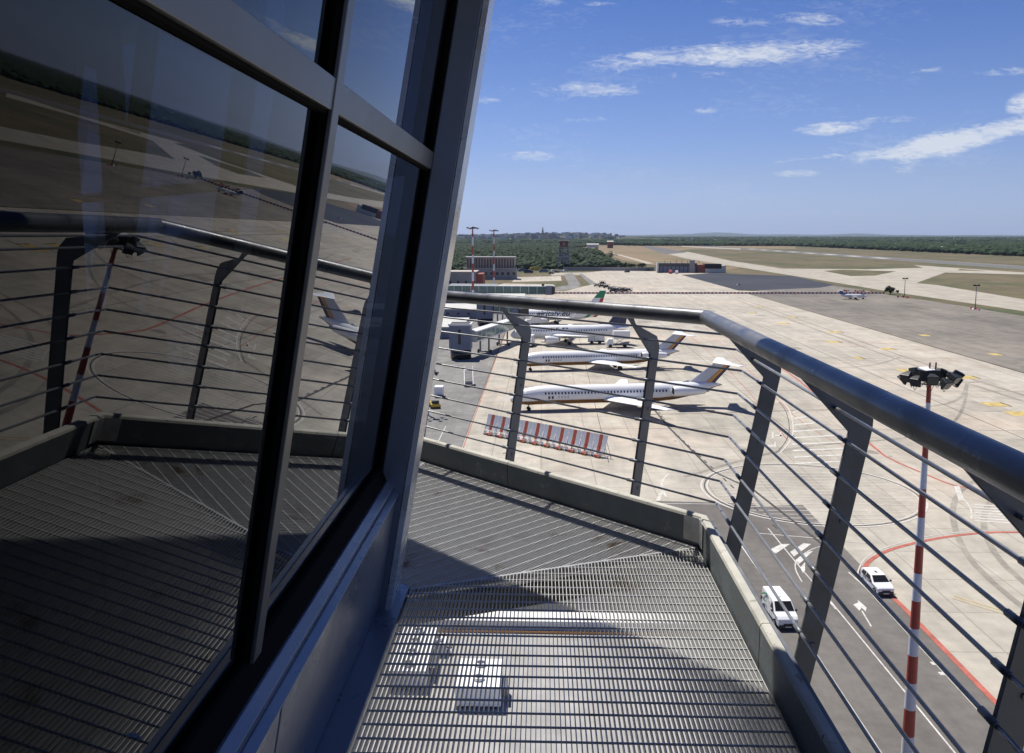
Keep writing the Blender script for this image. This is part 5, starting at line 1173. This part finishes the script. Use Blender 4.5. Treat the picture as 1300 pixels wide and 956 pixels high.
# town on the horizon
M_town = [mat('town_white', .62, .9), mat('town_cream', (.5, .42, .3), .9), mat('town_grey', .25, .9)]
TX = np.linspace(-1900, 900, 60)
def rise(x, y): return 30*math.exp(-((x+250)/800)**2)*max(0, min(1, (y-3900)/1600))+14*math.sin(x/310)*max(0, min(1, (y-3900)/1600))*math.exp(-((x+250)/1100)**2)
gv, gf = [], []; ys_ = np.linspace(3900, 9800, 24)
for y in ys_:
    for x in TX: gv.append((x, y, max(0, rise(x, y))+.3))
for j in range(len(ys_)-1):
    for i in range(len(TX)-1): a_ = j*len(TX)+i; gf.append((a_, a_+1, a_+1+len(TX), a_+len(TX)))
hm = MB(); hm.add(gv, gf, True); tag(hm.build('hills', M_terrain), kind='structure')
mb = MB()
for i in range(760):
    D = rng.uniform(4200, 9500); x = (rng.uniform(545, 770)-688)/FPX*D+rng.normal(0, 60); w_, d_, h_ = rng.uniform(9, 34), rng.uniform(8, 20), rng.uniform(8, 24)
    mb.cur = int(rng.integers(0, 3)); zb_ = max(0, rise(x, D)); mb.box(x, x+w_, D, D+d_, zb_-2, zb_+h_)
for i in range(60):
    D = rng.uniform(3600, 9000); x = (rng.uniform(770, 1330)-688)/FPX*D; mb.cur = int(rng.integers(0, 2)); mb.box(x, x+rng.uniform(10, 40), D, D+12, 0, rng.uniform(8, 16))
tag(mb.build('town', M_town), 'pale buildings of a distant town along the horizon', None, None, 'stuff')
bt = building('tall slim bell tower rising above the distant town on the horizon', ((689-688)/FPX*6000, 6000, 0), 'bell_tower', cat='tower')
MB().box(-7, 7, -7, 7, 0, 62).build('shaft', M_town[2], bt); MB().loft([[(-5, -5, 62), (5, -5, 62), (5, 5, 62), (-5, 5, 62)], [(-4, -4, 74), (4, -4, 74), (4, 4, 74), (-4, 4, 74)], [(-.5, -.5, 88), (.5, -.5, 88), (.5, .5, 88), (-.5, .5, 88)]]).build('spire', M_town[2], bt)
for (px_, D, w_, h_, lab, nm) in ((752, 2300, 30, 8, 'long white shed roof beyond the olive grove, left of the red building', 'shed'), (774, 2200, 14, 16, 'small red building on the rise beyond the dirt works', 'red_building'), (1190, 1900, 24, 6, 'low white hut on the grass beyond the runway', 'hut')):
    bb = building(lab, ((px_-688)/FPX*D, D, 0), nm); MB().box(-w_/2, w_/2, 0, 12, 0, h_).build('wall', M_brick if 'red' in nm else M_wallw, bb); MB().loft([[(-w_/2-1, -1, h_), (w_/2+1, -1, h_), (w_/2+1, 13, h_), (-w_/2-1, 13, h_)], [(-w_/2-1, 6, h_+2.5), (w_/2+1, 6, h_+2.5), (w_/2+1, 6.2, h_+2.5), (-w_/2-1, 6.2, h_+2.5)]]).build('roof', M_clad2, bb)
hv, hf = [], []
xs = np.linspace(-14000, 22000, 220)
for (D, amp, sd_) in ((24000, 60, 1.3), (30000, 120, 4.1)):
    o_ = len(hv); q = np.random.default_rng(int(sd_*10))
    hh_ = .6*amp*(.35+.3*np.sin(xs/2300+sd_)+.25*np.sin(xs/900+sd_*2)+.18*np.sin(xs/370+sd_)+.1*q.random(len(xs)))
    if D > 25000: hh_ = hh_+45*np.exp(-((xs-6000)/1500)**2)
    for x, h_ in zip(xs, hh_): hv += [(x, D-1500, 0), (x, D, max(8, h_)), (x, D+2500, 0)]
    hf += [(o_+3*i+j, o_+3*i+3+j, o_+3*i+4+j, o_+3*i+1+j) for i in range(len(xs)-1) for j in (0, 1)]
mb = MB(); mb.add(hv, hf); tag(mb.build('hills', M_leafd), None, None, None, 'structure')

# ------------------------------------------------------------------ the air itself
hz = bpy.data.materials.new('haze'); hz.use_nodes = True; t = NT(hz.node_tree); t.n.clear(); ou = t.new('ShaderNodeOutputMaterial'); vo = t.new('ShaderNodeVolumePrincipled')
vo.inputs['Color'].default_value = (.66, .78, 1, 1); vo.inputs['Density'].default_value = 2.6e-5; vo.inputs['Anisotropy'].default_value = .3; t.l.new(vo.outputs[0], ou.inputs['Volume'])
o = MB().box(-46000, 46000, -3500, 61000, -1, 330).build('haze', hz); tag(o, 'thin blue haze over the whole airfield', None, None, 'stuff')
